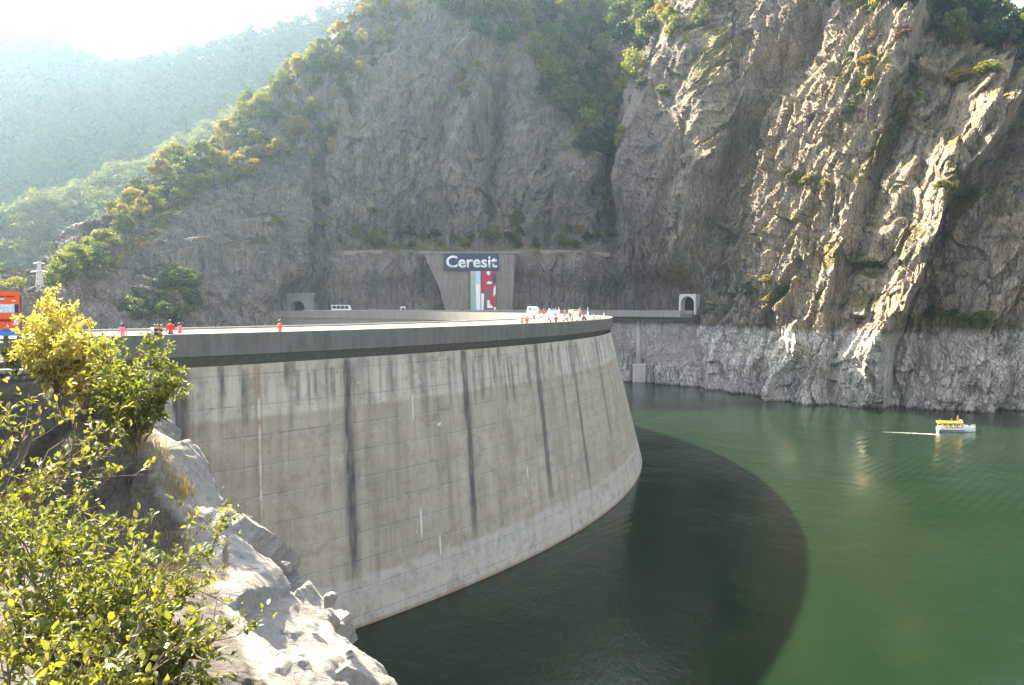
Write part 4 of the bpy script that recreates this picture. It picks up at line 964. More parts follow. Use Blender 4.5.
plant([(-10,300),(30,300),(60,285),(98,246),(112,252),(100,272),(80,300),(60,318),(-10,330)], 26, 5.0, 7, 11.5, ['round'], ['lime', 'gold', 'green', 'lime'], 'spur_tree', {'lime': 'yellow green tree on the low sunlit spur beyond the pylon', 'gold': 'golden tree on the low sunlit spur beyond the pylon', 'green': 'green tree on the low sunlit spur beyond the pylon'}, 'trees on the low spur', 15, 1.2, 4.5)
for poly, n_, sd in [([(360,215),(400,215),(400,245),(360,245)], 7, 31), ([(315,120),(330,120),(330,240),(312,240)], 9, 32), ([(455,60),(480,60),(470,110),(455,110)], 6, 33), ([(800,165),(830,180),(820,200),(795,195)], 5, 34), ([(765,275),(790,280),(785,310),(762,305)], 5, 35), ([(940,170),(975,190),(970,215),(945,215)], 7, 36), ([(930,312),(1000,318),(1000,328),(935,326)], 7, 37), ([(850,40),(880,40),(870,90),(850,90)], 6, 38), ([(255,215),(285,215),(285,245),(255,245)], 4, 39)]:
    plant(poly, n_, 3.0, 2.2, 4.2, ['round'], ['green', 'gold', 'lime'], 'cliff_shrub', {'green': 'small green shrub rooted in the bare cliff face', 'gold': 'small golden shrub rooted in the bare cliff face', 'lime': 'small yellow green shrub rooted in the bare cliff face'}, 'cliff face shrubs', sd, 1.4, 2, 7.9, 'shrub')

def wood(name, G, n, hmin, hmax, nleaf, leaf, mat, seed, lo=0.25, hi=1.0):
    """far wooded slopes that read as one mass: crowns of leaf clumps in one mesh"""
    rs = np.random.default_rng(seed); nv, nu = G.shape[:2]; VV, QQ = [], []; b = 0
    for k in range(n):
        j = int(rs.uniform(nv * lo * 0.66, nv * 0.68 * hi)); i = int(rs.uniform(0, nu - 1)); p = G[j, i]
        q = proj(p)
        if q[0] < -120 or q[0] > 560 or q[1] > 345: continue
        h = rs.uniform(hmin, hmax)
        C, N_ = crown_points(rs, 'round' if rs.uniform() < 0.8 else 'tall', nleaf, 12)
        C = C * np.array([h, h, h]) * np.array([1.15, 1.15, 1]) + p - np.array([0, 0, 0.12 * h])
        V, Q = leaf_quads(C, N_, h * leaf * rs.uniform(0.6, 1.3, nleaf), rs)
        VV.append(V); QQ.append(Q + b); b += len(V)
    o = link(name, mesh_np(name, np.concatenate(VV), np.concatenate(QQ), [MAT[mat]]))
    return o
tag(wood('forest', HG, 1500, 14, 24, 300, 0.10, 'farwood', 3), 'continuous hazy wood covering the nearer wooded hill', 'forest', None, 'stuff')
tag(wood('forest', FG, 3800, 14, 24, 150, 0.14, 'farwood', 4, 0.35), 'hazy blue wood covering the far mountain', 'forest', None, 'stuff')

# ------------------------------------------------------------------ shrubs on the near bank
def blade(rs, C, D, U_, L, wdt):
    """leaves as folded pointed ovals: base C, direction D, up U_"""
    S_ = np.cross(D, U_); S_ /= np.linalg.norm(S_, axis=1, keepdims=True) + 1e-9; U2 = np.cross(S_, D)
    L = L[:, None]; w = (wdt[:, None])
    fold = rs.uniform(0.05, 0.35, (len(C), 1)); droop = rs.uniform(-0.05, 0.25, (len(C), 1))
    p0 = C; p1 = C + D * L * 0.35 + S_ * w * 0.5 + U2 * w * fold; p2 = C + D * L * 0.75 + S_ * w * 0.36 + U2 * (w * fold * 0.7 - L * droop * 0.4)
    p3 = C + D * L - U2 * L * droop; p4 = C + D * L * 0.75 - S_ * w * 0.36 + U2 * (w * fold * 0.7 - L * droop * 0.4); p5 = C + D * L * 0.35 - S_ * w * 0.5 + U2 * w * fold
    m1 = C + D * L * 0.38; m2 = C + D * L * 0.75 - U2 * L * droop * 0.5
    V = np.stack([p0, p1, p2, p3, p4, p5, m1, m2], 1).reshape(-1, 3)
    b = np.arange(len(C))[:, None] * 8
    Q = np.concatenate([b + np.array([[0, 1, 2, 6]]), b + np.array([[6, 2, 3, 7]]), b + np.array([[0, 6, 4, 5]]), b + np.array([[6, 7, 3, 4]])], 0)
    return V, Q
def shrub(name, label, cat, base, stems, leaf_len, leaf_mat, seed, nsub=7, ntwig=5, per=9, spread=1.0, rad=0.02, up=0.25, group=None):
    """stems: list of end points (offsets from the base) -> stems, side branches, twigs and leaves"""
    rs = np.random.default_rng(seed); t = thing(name, label, cat, base, 0, group); m = MB(); LC, LD = [], []
    def bez(a, b, sag, n):
        mid = (a + b) / 2 + sag; u = np.linspace(0, 1, n)[:, None]; return (1 - u) ** 2 * a + 2 * u * (1 - u) * mid + u ** 2 * b
    for e in stems:
        e = np.array(e, float); Ls = np.linalg.norm(e)
        a0 = np.array([rs.normal() * 0.06, rs.normal() * 0.06, -0.1])
        path = bez(a0, e, np.array([rs.normal() * 0.1, rs.normal() * 0.1, 0.16]) * Ls, 12) + rs.normal(size=(12, 3)) * 0.012 * Ls
        m.tube(path, list(np.linspace(rad * (0.6 + 0.4 * Ls), rad * 0.25, 12)), 5)
        for k in range(nsub):
            f = rs.uniform(0.28, 1.0); q = path[min(11, int(f * 11))]; d0 = e / Ls
            d = d0 * 0.6 + rs.normal(size=3) * 0.65 * spread + np.array([0, 0, up]); d /= np.linalg.norm(d)
            l = Ls * rs.uniform(0.20, 0.42); bp = bez(q, q + d * l, rs.normal(size=3) * 0.1 * l, 7)
            m.tube(bp, list(np.linspace(rad * 0.35, rad * 0.12, 7)), 4)
            for j in range(ntwig):
                g = rs.uniform(0.25, 1.0); q2 = bp[min(6, int(g * 6))]; d2 = d * 0.7 + rs.normal(size=3) * 0.6 + np.array([0, 0, up * 0.8]); d2 /= np.linalg.norm(d2)
                l2 = l * rs.uniform(0.3, 0.6); tp = q2 + d2 * l2
                m.tube([q2, (q2 + tp) / 2 + rs.normal(size=3) * 0.03 * l2, tp], [rad * 0.14, rad * 0.1, rad * 0.05], 3, cap=False)
                for i in range(per):
                    h = rs.uniform(0.2, 1.05); c = q2 + (tp - q2) * min(h, 1)
                    dl = d2 * 0.5 + rs.normal(size=3) * 0.75 + np.array([0, 0, 0.1]); LC.append(c); LD.append(dl / np.linalg.norm(dl))
    m.build('stem', MAT['twig'], t, smooth=True)
    LC, LD = np.array(LC), np.array(LD); n = len(LC)
    upv = np.array([0, 0, 1.0]) + rs.normal(size=(n, 3)) * 0.5
    L = leaf_len * rs.uniform(0.55, 1.3, n)
    V, Q = blade(rs, LC, LD, upv, L, L * rs.uniform(0.4, 0.58, n))
    link('foliage', mesh_np('foliage', V, Q, [MAT[leaf_mat]], True), t)
    return t, n
def at(px, py, d): return P(px, py, d)
def sten(base, pts): return [np.array(at(*q)) - base for q in pts]
b1 = np.array([-2.15, 4.6, -2.75])
shrub('leafy_shrub', 'big leafy shrub with sunlit yellow green leaves filling the lower corner beside the pale rock', 'shrub', b1,
      sten(b1, [(15,535,5.6),(55,550,5.2),(98,548,5.0),(132,540,5.6),(162,562,5.4),(185,585,5.2),(203,612,5.1),(120,590,4.7),(70,560,4.6),(25,540,4.6),(165,640,4.8),(60,620,4.3),(110,640,4.4),(15,600,4.3),(200,650,5.0)]), 0.047, 'shrub', 61, 12, 6, 10, 1.0, 0.016)
b2 = np.array([-4.3, 6.2, -2.3])
shrub('leafy_shrub', 'smaller leafy shrub with bright leaves leaning in at the frame edge under the low wall', 'shrub', b2,
      sten(b2, [(5,415,7.2),(30,430,6.8),(62,440,6.9),(84,440,7.0),(96,475,6.6),(50,478,6.4),(10,460,6.6)]), 0.052, 'shrub', 62, 8, 5, 7, 1.0, 0.018)
b3 = np.array([-2.3, 3.6, -2.35])
shrub('leafy_shrub', 'low twiggy shrub with sparse leaves and bare brown branches at the bottom edge', 'shrub', b3,
      sten(b3, [(30,640,3.9),(90,660,3.8),(140,650,4.0),(190,640,4.3),(10,680,3.6),(150,690,3.8),(60,690,3.5)]), 0.05, 'shrub', 63, 8, 5, 8, 1.0, 0.014)
# broken grey stump
sb = at(8, 545, 7.2)
stp = thing('dead_branch', 'thick broken bare branch sticking out of the dark bank behind the shrubs', 'branch', sb)
MB().tube([(-0.12, 0, -0.3), (0, 0, 0), (0.10, 0.02, 0.2), (0.17, 0.03, 0.42), (0.23, 0.02, 0.47)], [0.055, 0.05, 0.047, 0.042, 0.015], 8).build('limb', MAT['twig'], stp, smooth=True)
MB().tube([(0.10, 0.02, 0.2), (0.02, -0.03, 0.33), (0.0, -0.04, 0.46)], [0.022, 0.015, 0.006], 6).build('branch_stub', MAT['twig'], stp, smooth=True)
b4 = at(140, 442, 20.0)
shrub('small_tree', 'small green bushy tree on the rock edge in front of the dam wall', 'tree', b4,
      sten(b4, [(135,352,20.2),(112,362,19.6),(158,360,20.4),(168,388,20.0),(118,392,19.4),(150,372,19.4),(104,378,20.2),(140,395,19.0),(160,412,19.8),(128,372,20.8),(112,408,19.8)]), 0.105, 'bright', 64, 12, 6, 8, 1.2, 0.022)
b5 = at(58, 388, 22.0)
shrub('golden_bush', 'large golden yellow autumn bush beside the orange sign', 'bush', b5,
      sten(b5, [(45,306,22.3),(30,334,22.0),(65,308,22.6),(85,325,22.3),(100,345,22.0),(26,352,21.6),(40,335,21.2),(70,335,21.2),(95,360,21.6),(55,320,23),(30,364,21.4),(82,350,21.0),(60,355,20.8),(42,320,22.0)]), 0.10, 'yellowleaf', 65, 11, 7, 9, 1.1, 0.02)
b6 = at(95, 405, 21.0)
shrub('golden_bush', 'low dull olive bush between the golden bush and the small tree', 'bush', b6,
      sten(b6, [(80,372,21),(100,366,21.2),(118,374,21.2),(70,392,20.6),(95,385,20.4)]), 0.09, 'gold', 66, 8, 5, 8, 1.2, 0.016)
b7 = at(20, 372, 23.0)
shrub('golden_bush', 'pale straw coloured weedy bush at the foot of the orange sign', 'bush', b7,
      sten(b7, [(5,345,23),(22,348,22.8),(38,352,22.6),(12,360,22.4)]), 0.085, 'herb', 67, 7, 5, 7, 1.2, 0.014)

# grass and herbs on the bank
def blades(name, label, poly, n, h0, h1, w, mat, seed, bend=0.5):
    rs = np.random.default_rng(seed); px, py = ngx.ravel(), ngy.ravel(); V3 = NG.reshape(-1, 3)
    ok = np.where(inside(px, py, poly) & (V3[:, 1] > 3) & (V3[:, 1] < 30))[0]
    i = rs.choice(ok, n); C = V3[i] + rs.normal(size=(n, 3)) * np.array([0.05, 0.05, 0.0])
    cl = noise(C[:, 0] * 1.2, C[:, 1] * 1.2, C[:, 2] * 1.2, 90) > -0.15; C = C[cl]; n = len(C)
    h = rs.uniform(h0, h1, n)[:, None]; d = rs.normal(size=(n, 3)); d[:, 2] = 0; d /= np.linalg.norm(d, axis=1, keepdims=True); s = np.cross(d, [0, 0, 1.0]); lean = rs.uniform(0.1, bend, (n, 1))
    a = C; tip = C + np.array([0, 0, 1.0]) * h + d * h * lean; midp = C + np.array([0, 0, 0.6]) * h + d * h * lean * 0.35
    V = np.stack([a - s * w, a + s * w, midp + s * w * 0.8, midp - s * w * 0.8, tip - s * w * 0.1, tip + s * w * 0.1], 1).reshape(-1, 3); b = np.arange(n)[:, None] * 6
    Q = np.concatenate([b + np.array([[0, 1, 2, 3]]), b + np.array([[3, 2, 5, 4]])], 0)
    return tag(link(name, mesh_np(name, V, Q, [MAT[mat]])), label, name.replace('_', ' '), None, 'stuff')
blades('dry_grass', 'dry straw grass on the bank edge under the small tree', [(60,372),(130,420),(175,455),(200,505),(170,500),(140,460),(105,440),(60,420)], 5200, 0.10, 0.34, 0.007, 'straw', 71)
blades('grass', 'green herbs and grass among the dark rocks of the near bank', [(-60,372),(60,372),(110,400),(150,470),(120,520),(60,480),(-60,460)], 3200, 0.08, 0.28, 0.008, 'herb', 72)
blades('dry_grass', 'scattered dry tufts in cracks of the pale rock', [(150,470),(190,500),(230,560),(200,620),(150,600),(120,540)], 1500, 0.06, 0.2, 0.006, 'straw', 73)

def stone(name, label, px, py, d, r, seed, mat='near', sx=(1, 1, 1)):
    bm = bmesh.new(); bmesh.ops.create_icosphere(bm, subdivisions=4, radius=1.0); rs = np.random.default_rng(seed)
    co = np.array([v.co[:] for v in bm.verts]); 
    for k in range(9):
        nv_ = rs.normal(size=3); nv_ /= np.linalg.norm(nv_); h = rs.uniform(0.55, 0.85); t_ = co @ nv_; co = co - np.maximum(t_ - h, 0)[:, None] * nv_
    co *= (1 + 0.05 * fbm(co[:, 0] * 2 + seed, co[:, 1] * 2, co[:, 2] * 2, 3, seed))[:, None]
    for v, c in zip(bm.verts, co): v.co = Vector(c * np.array(sx) * r)
    me_ = bpy.data.meshes.new(name); bm.to_mesh(me_); bm.free(); me_.materials.append(MAT[mat])
    a = me_.attributes.new('soil', 'FLOAT', 'POINT'); a.data.foreach_set('value', np.zeros(len(me_.vertices), np.float32))
    o = link(name, me_, None, P(px, py, d)); o.rotation_euler = rs.uniform(0, 3, 3); return tag(o, label, 'rock', None)
stone('loose_boulder', 'loose tan boulder perched on the crest of the pale rock nose', 330, 601, 15.4, 0.17, 3, 'near', (1.0, 0.8, 1.2))
stone('loose_boulder', 'small pale stone resting high on the rock crest', 287, 566, 16.2, 0.12, 5, 'near', (1.3, 0.8, 0.7))

# ------------------------------------------------------------------ orange roadside sign
sg = P(6, 338, 25.0); sx0, sx1 = P(-58, 335, 25.0)[0] - sg[0], P(19.5, 335, 25.0)[0] - sg[0]
def sz(py): return P(6, py, 25.0)[2] - sg[2]
sign = thing('roadside_sign', 'orange and blue advertising sign on dark posts beside the golden bush', 'sign', sg)
MB().box(sx0, sx1, 0.0, 0.05, sz(329), sz(291.5)).build('panel', MAT['orange'], sign)
MB().box(sx0, sx1 - 0.004, -0.006, -0.001, sz(312.8), sz(304.2)).build('blue_band', MAT['sky'], sign)
MB().box(P(14.5, 300, 25)[0] - sg[0], sx1 - 0.003, -0.010, -0.007, sz(312.8), sz(304.2)).build('navy_patch', MAT['navy'], sign)
MB().box(sx0, sx1 - 0.004, -0.006, -0.001, sz(335.6), sz(331.6)).build('blue_strip', MAT['blue'], sign)
MB().box(sx0, sx1, 0.0, 0.05, sz(336), sz(329.1)).build('panel', MAT['blue'], sign)
def sxx(px): return P(px, 320, 25)[0] - sg[0]
fit_text('CAZARE', sxx(0), sz(306.6), sxx(13.6) - sxx(-13.6), sz(304.8) - sz(308.2), -0.012, MAT['white'], sign, 0.02, 0.006)
fit_text('SI MASA', sxx(0), sz(310.6), sxx(13.6) - sxx(-13.6), sz(308.9) - sz(312.3), -0.012, MAT['white'], sign, 0.02, 0.006)
for k in range(2):                                  # two white chevrons
    x = sxx(12.8 + 2.9 * k); w = sxx(2.2) - sxx(0); h0, h1, hm = sz(325), sz(315.4), sz(320.2); d_ = sxx(2.0) - sxx(0)
    MB().prism([(x, h0), (x + w, h0), (x + w + d_, hm), (x + w, h1), (x, h1), (x + d_, hm)], -0.012, -0.006, 'y').build('arrow', MAT['white'], sign)
for x0, x1, ya, yb in [(-10,5,297.2,295.6),(7,15.5,297.2,295.7),(-12,11.5,321.6,319.0),(3,11,331.2,329.8)]:
    m = MB(); x = x0
    rq = random.Random(int(x0 * 7 + ya))
    while x < x1:
        w = rq.uniform(0.5, 1.1); m.box(sxx(x), sxx(min(x + w, x1)), -0.010, -0.004, sz(ya), sz(yb + rq.uniform(0, 0.4))); x += w + 0.35
    m.build('faded_lettering', MAT['maroon'], sign)
MB().box(sxx(-3), sxx(5), -0.010, -0.004, sz(299.8), sz(298.2)).build('blue_mark', MAT['sky'], sign)
MB().box(sxx(12.2), sxx(16.4), -0.010, -0.004, sz(301.2), sz(300.3)).build('white_mark', MAT['white'], sign)
MB().prism([(sxx(6.2), sz(327.6)), (sxx(7.6), sz(326.6)), (sxx(9), sz(327.6)), (sxx(8.4), sz(325.4)), (sxx(7.6), sz(324)), (sxx(6.8), sz(325.4))], -0.010, -0.004, 'y').build('white_mark', MAT['white'], sign)
for px in (3.5, 17.0, -40):
    MB().box(sxx(px) - 0.05, sxx(px) + 0.05, 0.052, 0.15, sz(384), sz(296)).build('post', MAT['post'], sign)
MB().box(sx0 - 1, sxx(5), 0.16, 0.2, sz(343.2), sz(341.6)).build('rail', MAT['white'], sign)

# ------------------------------------------------------------------ pylon on the far side of the dam
pb = P(40, 303, 205); ph = P(40, 261, 205)[2] - pb[2]
py_ = thing('power_pylon', 'slim steel lattice pylon beyond the golden bush', 'pylon', pb - np.array([0, 0, 3.0]))
ph += 3.0
def leg_pt(sx, sy, f): r = 1.15 * (1 - f) + 0.16 * f; return (sx * r, sy * r, ph * f)
for sx in (-1, 1):
    for sy in (-1, 1):
        MB().tube([leg_pt(sx, sy, 0), leg_pt(sx, sy, 1)], 0.13, 4).build('leg', MAT['steel'], py_)
m = MB()
for k in range(9):
    f0, f1 = k / 9, (k + 1) / 9
    for (a, b) in (((-1, -1), (1, -1)), ((1, -1), (1, 1)), ((1, 1), (-1, 1)), ((-1, 1), (-1, -1))):
        m.tube([leg_pt(*a, f0), leg_pt(*b, f1)], 0.07, 3); m.tube([leg_pt(*b, f0), leg_pt(*a, f1)], 0.07, 3)
m.build('lattice_bracing', MAT['steel'], py_)
for f, w in ((0.80, 1.9), (0.95, 1.3)):
    MB().tube([(-w, 0, ph * f), (0, 0, ph * f + 0.35), (w, 0, ph * f)], 0.12, 4).build('cross_arm', MAT['steel'], py_)

# ------------------------------------------------------------------ people
def person(label, loc, rz, shirt, trousers, hair, pose='stand', group=None, h=1.72, skin='skin'):
    t = thing('person', label, 'person', loc, rz, group)
    J = {'pelvis': (0, 0, .93), 'belly': (0, 0, 1.08), 'chest': (0, 0.01, 1.32), 'neck': (0, 0.01, 1.47), 'skull': (0, 0.02, 1.60), 'top': (0, 0.01, 1.70),
         'hipL': (.10, 0, .90), 'kneeL': (.11, .03, .50), 'ankL': (.11, -.02, .09), 'toeL': (.12, .15, .04), 'hipR': (-.10, 0, .90), 'kneeR': (-.11, .0, .50), 'ankR': (-.11, -.04, .09), 'toeR': (-.12, .13, .04),
         'shL': (.18, 0, 1.40), 'elL': (.25, -.02, 1.13), 'wrL': (.24, .10, .90), 'haL': (.24, .14, .81), 'shR': (-.18, 0, 1.40), 'elR': (-.25, -.02, 1.13), 'wrR': (-.24, .10, .90), 'haR': (-.24, .14, .81)}
    if pose == 'lean':
        for k in ('belly', 'chest', 'neck', 'skull', 'top', 'shL', 'shR'):
            x, y, z = J[k]; f = (z - .93); J[k] = (x, y + f * .55, .93 + f * .82)
        J.update(elL=(.30, .48, 1.12), wrL=(.16, .66, 1.08), haL=(.08, .70, 1.07), elR=(-.30, .48, 1.12), wrR=(-.16, .66, 1.08), haR=(-.08, .70, 1.07))
    if pose == 'talk': J.update(elR=(-.30, .08, 1.17), wrR=(-.20, .30, 1.28), haR=(-.17, .36, 1.33))
    if pose == 'walk': J.update(kneeL=(.10, .2, .53), ankL=(.10, .22, .12), toeL=(.10, .38, .09), ankR=(-.10, -.26, .15), toeR=(-.10, -.12, .05), kneeR=(-.1, -.06, .5), wrL=(.26, -.1, .9), haL=(.26, -.12, .81), wrR=(-.26, .22, .95), haR=(-.26, .28, .88))
    R = {'pelvis': .145, 'belly': .13, 'chest': .15, 'neck': .06, 'skull': .098, 'top': .07, 'hip': .10, 'knee': .065, 'ank': .045, 'toe': .035, 'sh': .075, 'el': .05, 'wr': .035, 'ha': .04}
    E = [('pelvis','belly'),('belly','chest'),('chest','neck'),('neck','skull'),('skull','top')]
    for s in 'LR': E += [('pelvis','hip'+s),('hip'+s,'knee'+s),('knee'+s,'ank'+s),('ank'+s,'toe'+s),('chest','sh'+s),('sh'+s,'el'+s),('el'+s,'wr'+s),('wr'+s,'ha'+s)]
    names = list(J); k_ = h / 1.72
    me_ = bpy.data.meshes.new('body_source'); me_.from_pydata([tuple(c * k_ for c in J[n]) for n in names], [(names.index(a), names.index(b)) for a, b in E], [])
    o = bpy.data.objects.new('body_source', me_); COL.objects.link(o)
    md = o.modifiers.new('skin', 'SKIN'); md.use_smooth_shade = True
    for i, n in enumerate(names):
        r = R.get(n, R.get(n[:-1], .05)) * k_; sv = me_.skin_vertices[0].data[i]; sv.radius = (r, r * (.78 if n in ('chest', 'belly', 'pelvis') else 1)); sv.use_root = (n == 'pelvis')
    o.modifiers.new('sub', 'SUBSURF').levels = 1
    dg = bpy.context.evaluated_depsgraph_get(); dg.update()
    bm_ = bpy.data.meshes.new_from_object(o.evaluated_get(dg)); bpy.data.objects.remove(o); bm_.name = 'body'
    bm_.materials.clear()
    for q in (skin, shirt, trousers, 'rubber'): bm_.materials.append(MAT[q])
    segs_ = [(Vector(J[a]) * k_, Vector(J[b]) * k_, a, b) for a, b in E]
    for p in bm_.polygons:
        c = p.center; best = min(segs_, key=lambda s_: (c - (s_[0] + (s_[1] - s_[0]) * max(0, min(1, (c - s_[0]).dot(s_[1] - s_[0]) / (s_[1] - s_[0]).length_squared)))).length)
        a, b = best[2], best[3]
        p.material_index = 0 if b in ('skull', 'top') or b[:2] in ('wr', 'ha') else 3 if b[:3] == 'toe' else 2 if b[:3] in ('hip', 'kne', 'ank') else 1
    link('body', bm_, t)
    hb = bmesh.new(); bmesh.ops.create_uvsphere(hb, u_segments=12, v_segments=8, radius=.118 * k_)
    hc = (Vector(J['skull']) * k_ + Vector(J['top']) * k_) / 2 + Vector((0, -.025, .012))
    bmesh.ops.delete(hb, geom=[v for v in hb.verts if v.co.y > .055 and v.co.z < .05], context='VERTS')
    for v in hb.verts: v.co = v.co + hc
    hm = bpy.data.meshes.new('hair'); hb.to_mesh(hm); hb.free(); hm.materials.append(MAT[hair]); link('hair', hm, t)
    return t
FW = -3.02
def crest_pos(px, dr):
    """a place on the crest, dr metres in from the outer edge, that the photo shows at column px"""
    r = R0 - dr; k = (px - PX0) / F; a = k * k + 1; b = 2 * (k * (-DC[0]) - DC[1]); c = DC[0] ** 2 + DC[1] ** 2 - r * r
    y = (-b - math.sqrt(max(b * b - 4 * a * c, 0.0))) / (2 * a); return np.array([k * y, y]), math.atan2(y - DC[1], k * y - DC[0])
def crest_far(px, dr):
    r = R0 - dr; k = (px - PX0) / F; a = k * k + 1; b = 2 * (k * (-DC[0]) - DC[1]); c = DC[0] ** 2 + DC[1] ** 2 - r * r
    y = (-b + math.sqrt(max(b * b - 4 * a * c, 0.0))) / (2 * a); return np.array([k * y, y]), math.atan2(y - DC[1], k * y - DC[0])
def stand(px, label, shirt, trousers, hair, pose='stand', turn=0.0, dr=1.1, group='visitors on the dam footway', h=1.72, z=FW):
    p, ph_ = crest_pos(px, dr); return person(label, (p[0], p[1], z), ph_ - math.pi / 2 + turn, shirt, trousers, hair, pose, group, h)
stand(122.5, 'person in a pale pink top standing alone nearest the golden bush on the dam', 'pinkcloth', 'greycloth', 'hairdark', 'talk', 2.6, 1.2, h=1.68)
stand(150.5, 'person with a dark back leaning over the dam parapet in a white shirt', 'whitecloth', 'blackcloth', 'hairdark', 'lean', 0.5, 0.95, h=1.75)
stand(155.5, 'dark haired person in black leaning on the dam parapet', 'blackcloth', 'bluecloth', 'hairdark', 'lean', 0.0, 0.95, h=1.72)
stand(160, 'fair haired person in tan leaning on the dam parapet beside the one in black', 'tancloth', 'bluecloth', 'hairfair', 'lean', -0.2, 0.95, h=1.7)
stand(170.5, 'taller person in a bright red top standing at the dam parapet', 'red', 'bluecloth', 'hairdark', 'stand', 2.9, 1.3, h=1.9)
stand(179.5, 'shorter person in a pinkish red top facing the one in red on the dam', 'pinkcloth', 'whitecloth', 'hairdark', 'talk', 1.7, 1.2, h=1.68)
stand(280, 'lone person in an orange red top walking along the dam footway', 'orangecloth', 'red', 'hairdark', 'walk', 1.6, 1.3, h=1.78)
crowd = [(522,'tancloth','greycloth','hairdark','stand','in tan, first of the crowd on the sunny bend of the dam'),(527,'orangecloth','greycloth','hairfair','talk','in orange beside the white van on the dam bend'),(551,'blackcloth','bluecloth','hairdark','lean','in black leaning on the parapet at the dam bend'),
  (556,'red','bluecloth','hairdark','stand','in red near the white cars on the dam bend'),(563,'whitecloth','tancloth','hairdark','talk','in white talking between two parked cars on the dam bend'),(567,'pinkcloth','whitecloth','hairfair','stand','in pink beside the second white car on the dam bend'),
  (572,'greycloth','blackcloth','hairdark','stand','in grey with black trousers in the crowd on the dam bend'),(577,'whitecloth','bluecloth','hairfair','walk','in white with blue trousers walking at the dam bend'),(583,'bluecloth','greycloth','hairdark','stand','in dark blue in the crowd near the dam tip'),
  (586,'red','blackcloth','hairdark','lean','in red and black leaning on the parapet near the dam tip'),(590,'whitecloth','whitecloth','hairdark','stand','all in white near the dam tip'),(594,'tancloth','bluecloth','hairfair','talk','in tan with blue trousers near the dam tip'),(599,'whitecloth','greycloth','hairdark','stand','in white with grey trousers, second last at the dam tip'),(604,'whitecloth','tancloth','hairfair','stand','in white with tan trousers, last in line at the dam tip')]
crowd2 = [(534,'whitecloth','bluecloth','hairdark','stand','in white with blue trousers behind the person in orange on the dam bend'),(539,'tancloth','whitecloth','hairfair','walk','in tan with white trousers walking behind the crowd on the dam bend'),(544,'red','whitecloth','hairdark','talk','in red with white trousers on the dam roadway before the crowd'),(559,'whitecloth','whitecloth','hairfair','stand','fair haired and all in white in the middle of the crowd'),
  (565,'orangecloth','bluecloth','hairdark','stand','in orange with blue trousers in the middle of the crowd'),(570,'whitecloth','blackcloth','hairdark','walk','in white with black trousers crossing the dam roadway'),(580,'pinkcloth','bluecloth','hairfair','talk','in pink with blue trousers near the dam tip'),(588,'bluecloth','whitecloth','hairdark','stand','in blue with white trousers near the dam tip')]
for i, (px, sh, tr, ha, po, tx) in enumerate(crowd2):
    stand(px, 'person ' + tx, sh, tr, ha, po, (i * 2.3) % 6.28, 2.7 + 0.3 * (i % 3), 'crowd at the bend of the dam', 1.6 + 0.06 * (i % 4), -2.14)
for i, (px, sh, tr, ha, po, tx) in enumerate(crowd):
    stand(px, 'person ' + tx, sh, tr, ha, po, (i * 1.7) % 6.28, 1.0 + 0.25 * (i % 3), 'crowd at the bend of the dam', 1.62 + 0.05 * (i % 5))

# ------------------------------------------------------------------ vehicles
def car(name, label, cat, loc, rz, body, L=4.2, W_=1.7, H=1.45, van=False, group=None, stripe=None):
    t = thing(name, label, cat, loc, rz, group); g = 0.22; w = W_ / 2
    if van: side = [(-L/2, g), (L/2, g), (L/2, .75), (L/2 - .12, 1.0), (L/2 - .65, H - .12), (L/2 - .95, H), (-L/2 + .15, H), (-L/2, H - .2)]
    else: side = [(-L/2, g), (L/2, g), (L/2 + .02, .55), (L/2 - .15, .72), (L/2 - 1.05, .86), (L/2 - 1.65, H - .03), (-L/2 + .95, H), (-L/2 + .35, .95), (-L/2, .85)]
    MB().prism(side, -w, w, 'y').build('body', MAT[body], t, bevel=0.07)
    if van:
        n = 4 if L > 6 else 2; x0, x1 = -L/2 + .25, L/2 - 1.25; st_ = (x1 - x0) / n
        for s in (-1, 1):
            for k in range(n):
                f = MB(); f.box(x0 + k * st_ + .06, x0 + (k + 1) * st_ - .06, s * (w - .01) - .012, s * (w - .01) + .03 if s > 0 else s * (w - .01) + .012, H * .52, H - .28); f.build('window', MAT['glass'], t)
        MB().prism([(L/2 - .17, 1.02), (L/2 - .09, 1.04), (L/2 - .60, H - .14), (L/2 - .68, H - .16)], -w + .1, w - .1, 'y').build('windscreen', MAT['glass'], t)
    else:
        for s in (-1, 1):
            MB().prism([(L/2 - 1.25, .90), (L/2 - 1.68, H - .12), (-L/2 + .98, H - .10), (-L/2 + .52, .97)], s * (w + .004) - .012, s * (w + .004) + .012, 'y').build('side_window', MAT['glass'], t)
        MB().prism([(L/2 - 1.0, .88), (L/2 - .96, .90), (L/2 - 1.56, H - .06), (L/2 - 1.62, H - .08)], -w + .14, w - .14, 'y').build('windscreen', MAT['glass'], t)
        MB().prism([(-L/2 + .30, .97), (-L/2 + .36, .96), (-L/2 + .92, H - .05), (-L/2 + .86, H - .04)], -w + .14, w - .14, 'y').build('rear_window', MAT['glass'], t)
    for s in (-1, 1):
        for x in (L/2 - .8, -L/2 + .75):
            wl = MB().tube([(x, s * (w - .19), .31), (x, s * (w + .02), .31)], .31, 14).build('wheel', MAT['rubber'], t)
            MB().tube([(x, s * (w + .021), .31), (x, s * (w + .035), .31)], .19, 10).build('rim', MAT['silver'], wl)
        MB().box(L/2 - .06, L/2 + .03, s * (w - .3) - .12, s * (w - .3) + .12, .56, .70).build('headlight', MAT['silver'], t)
    return t
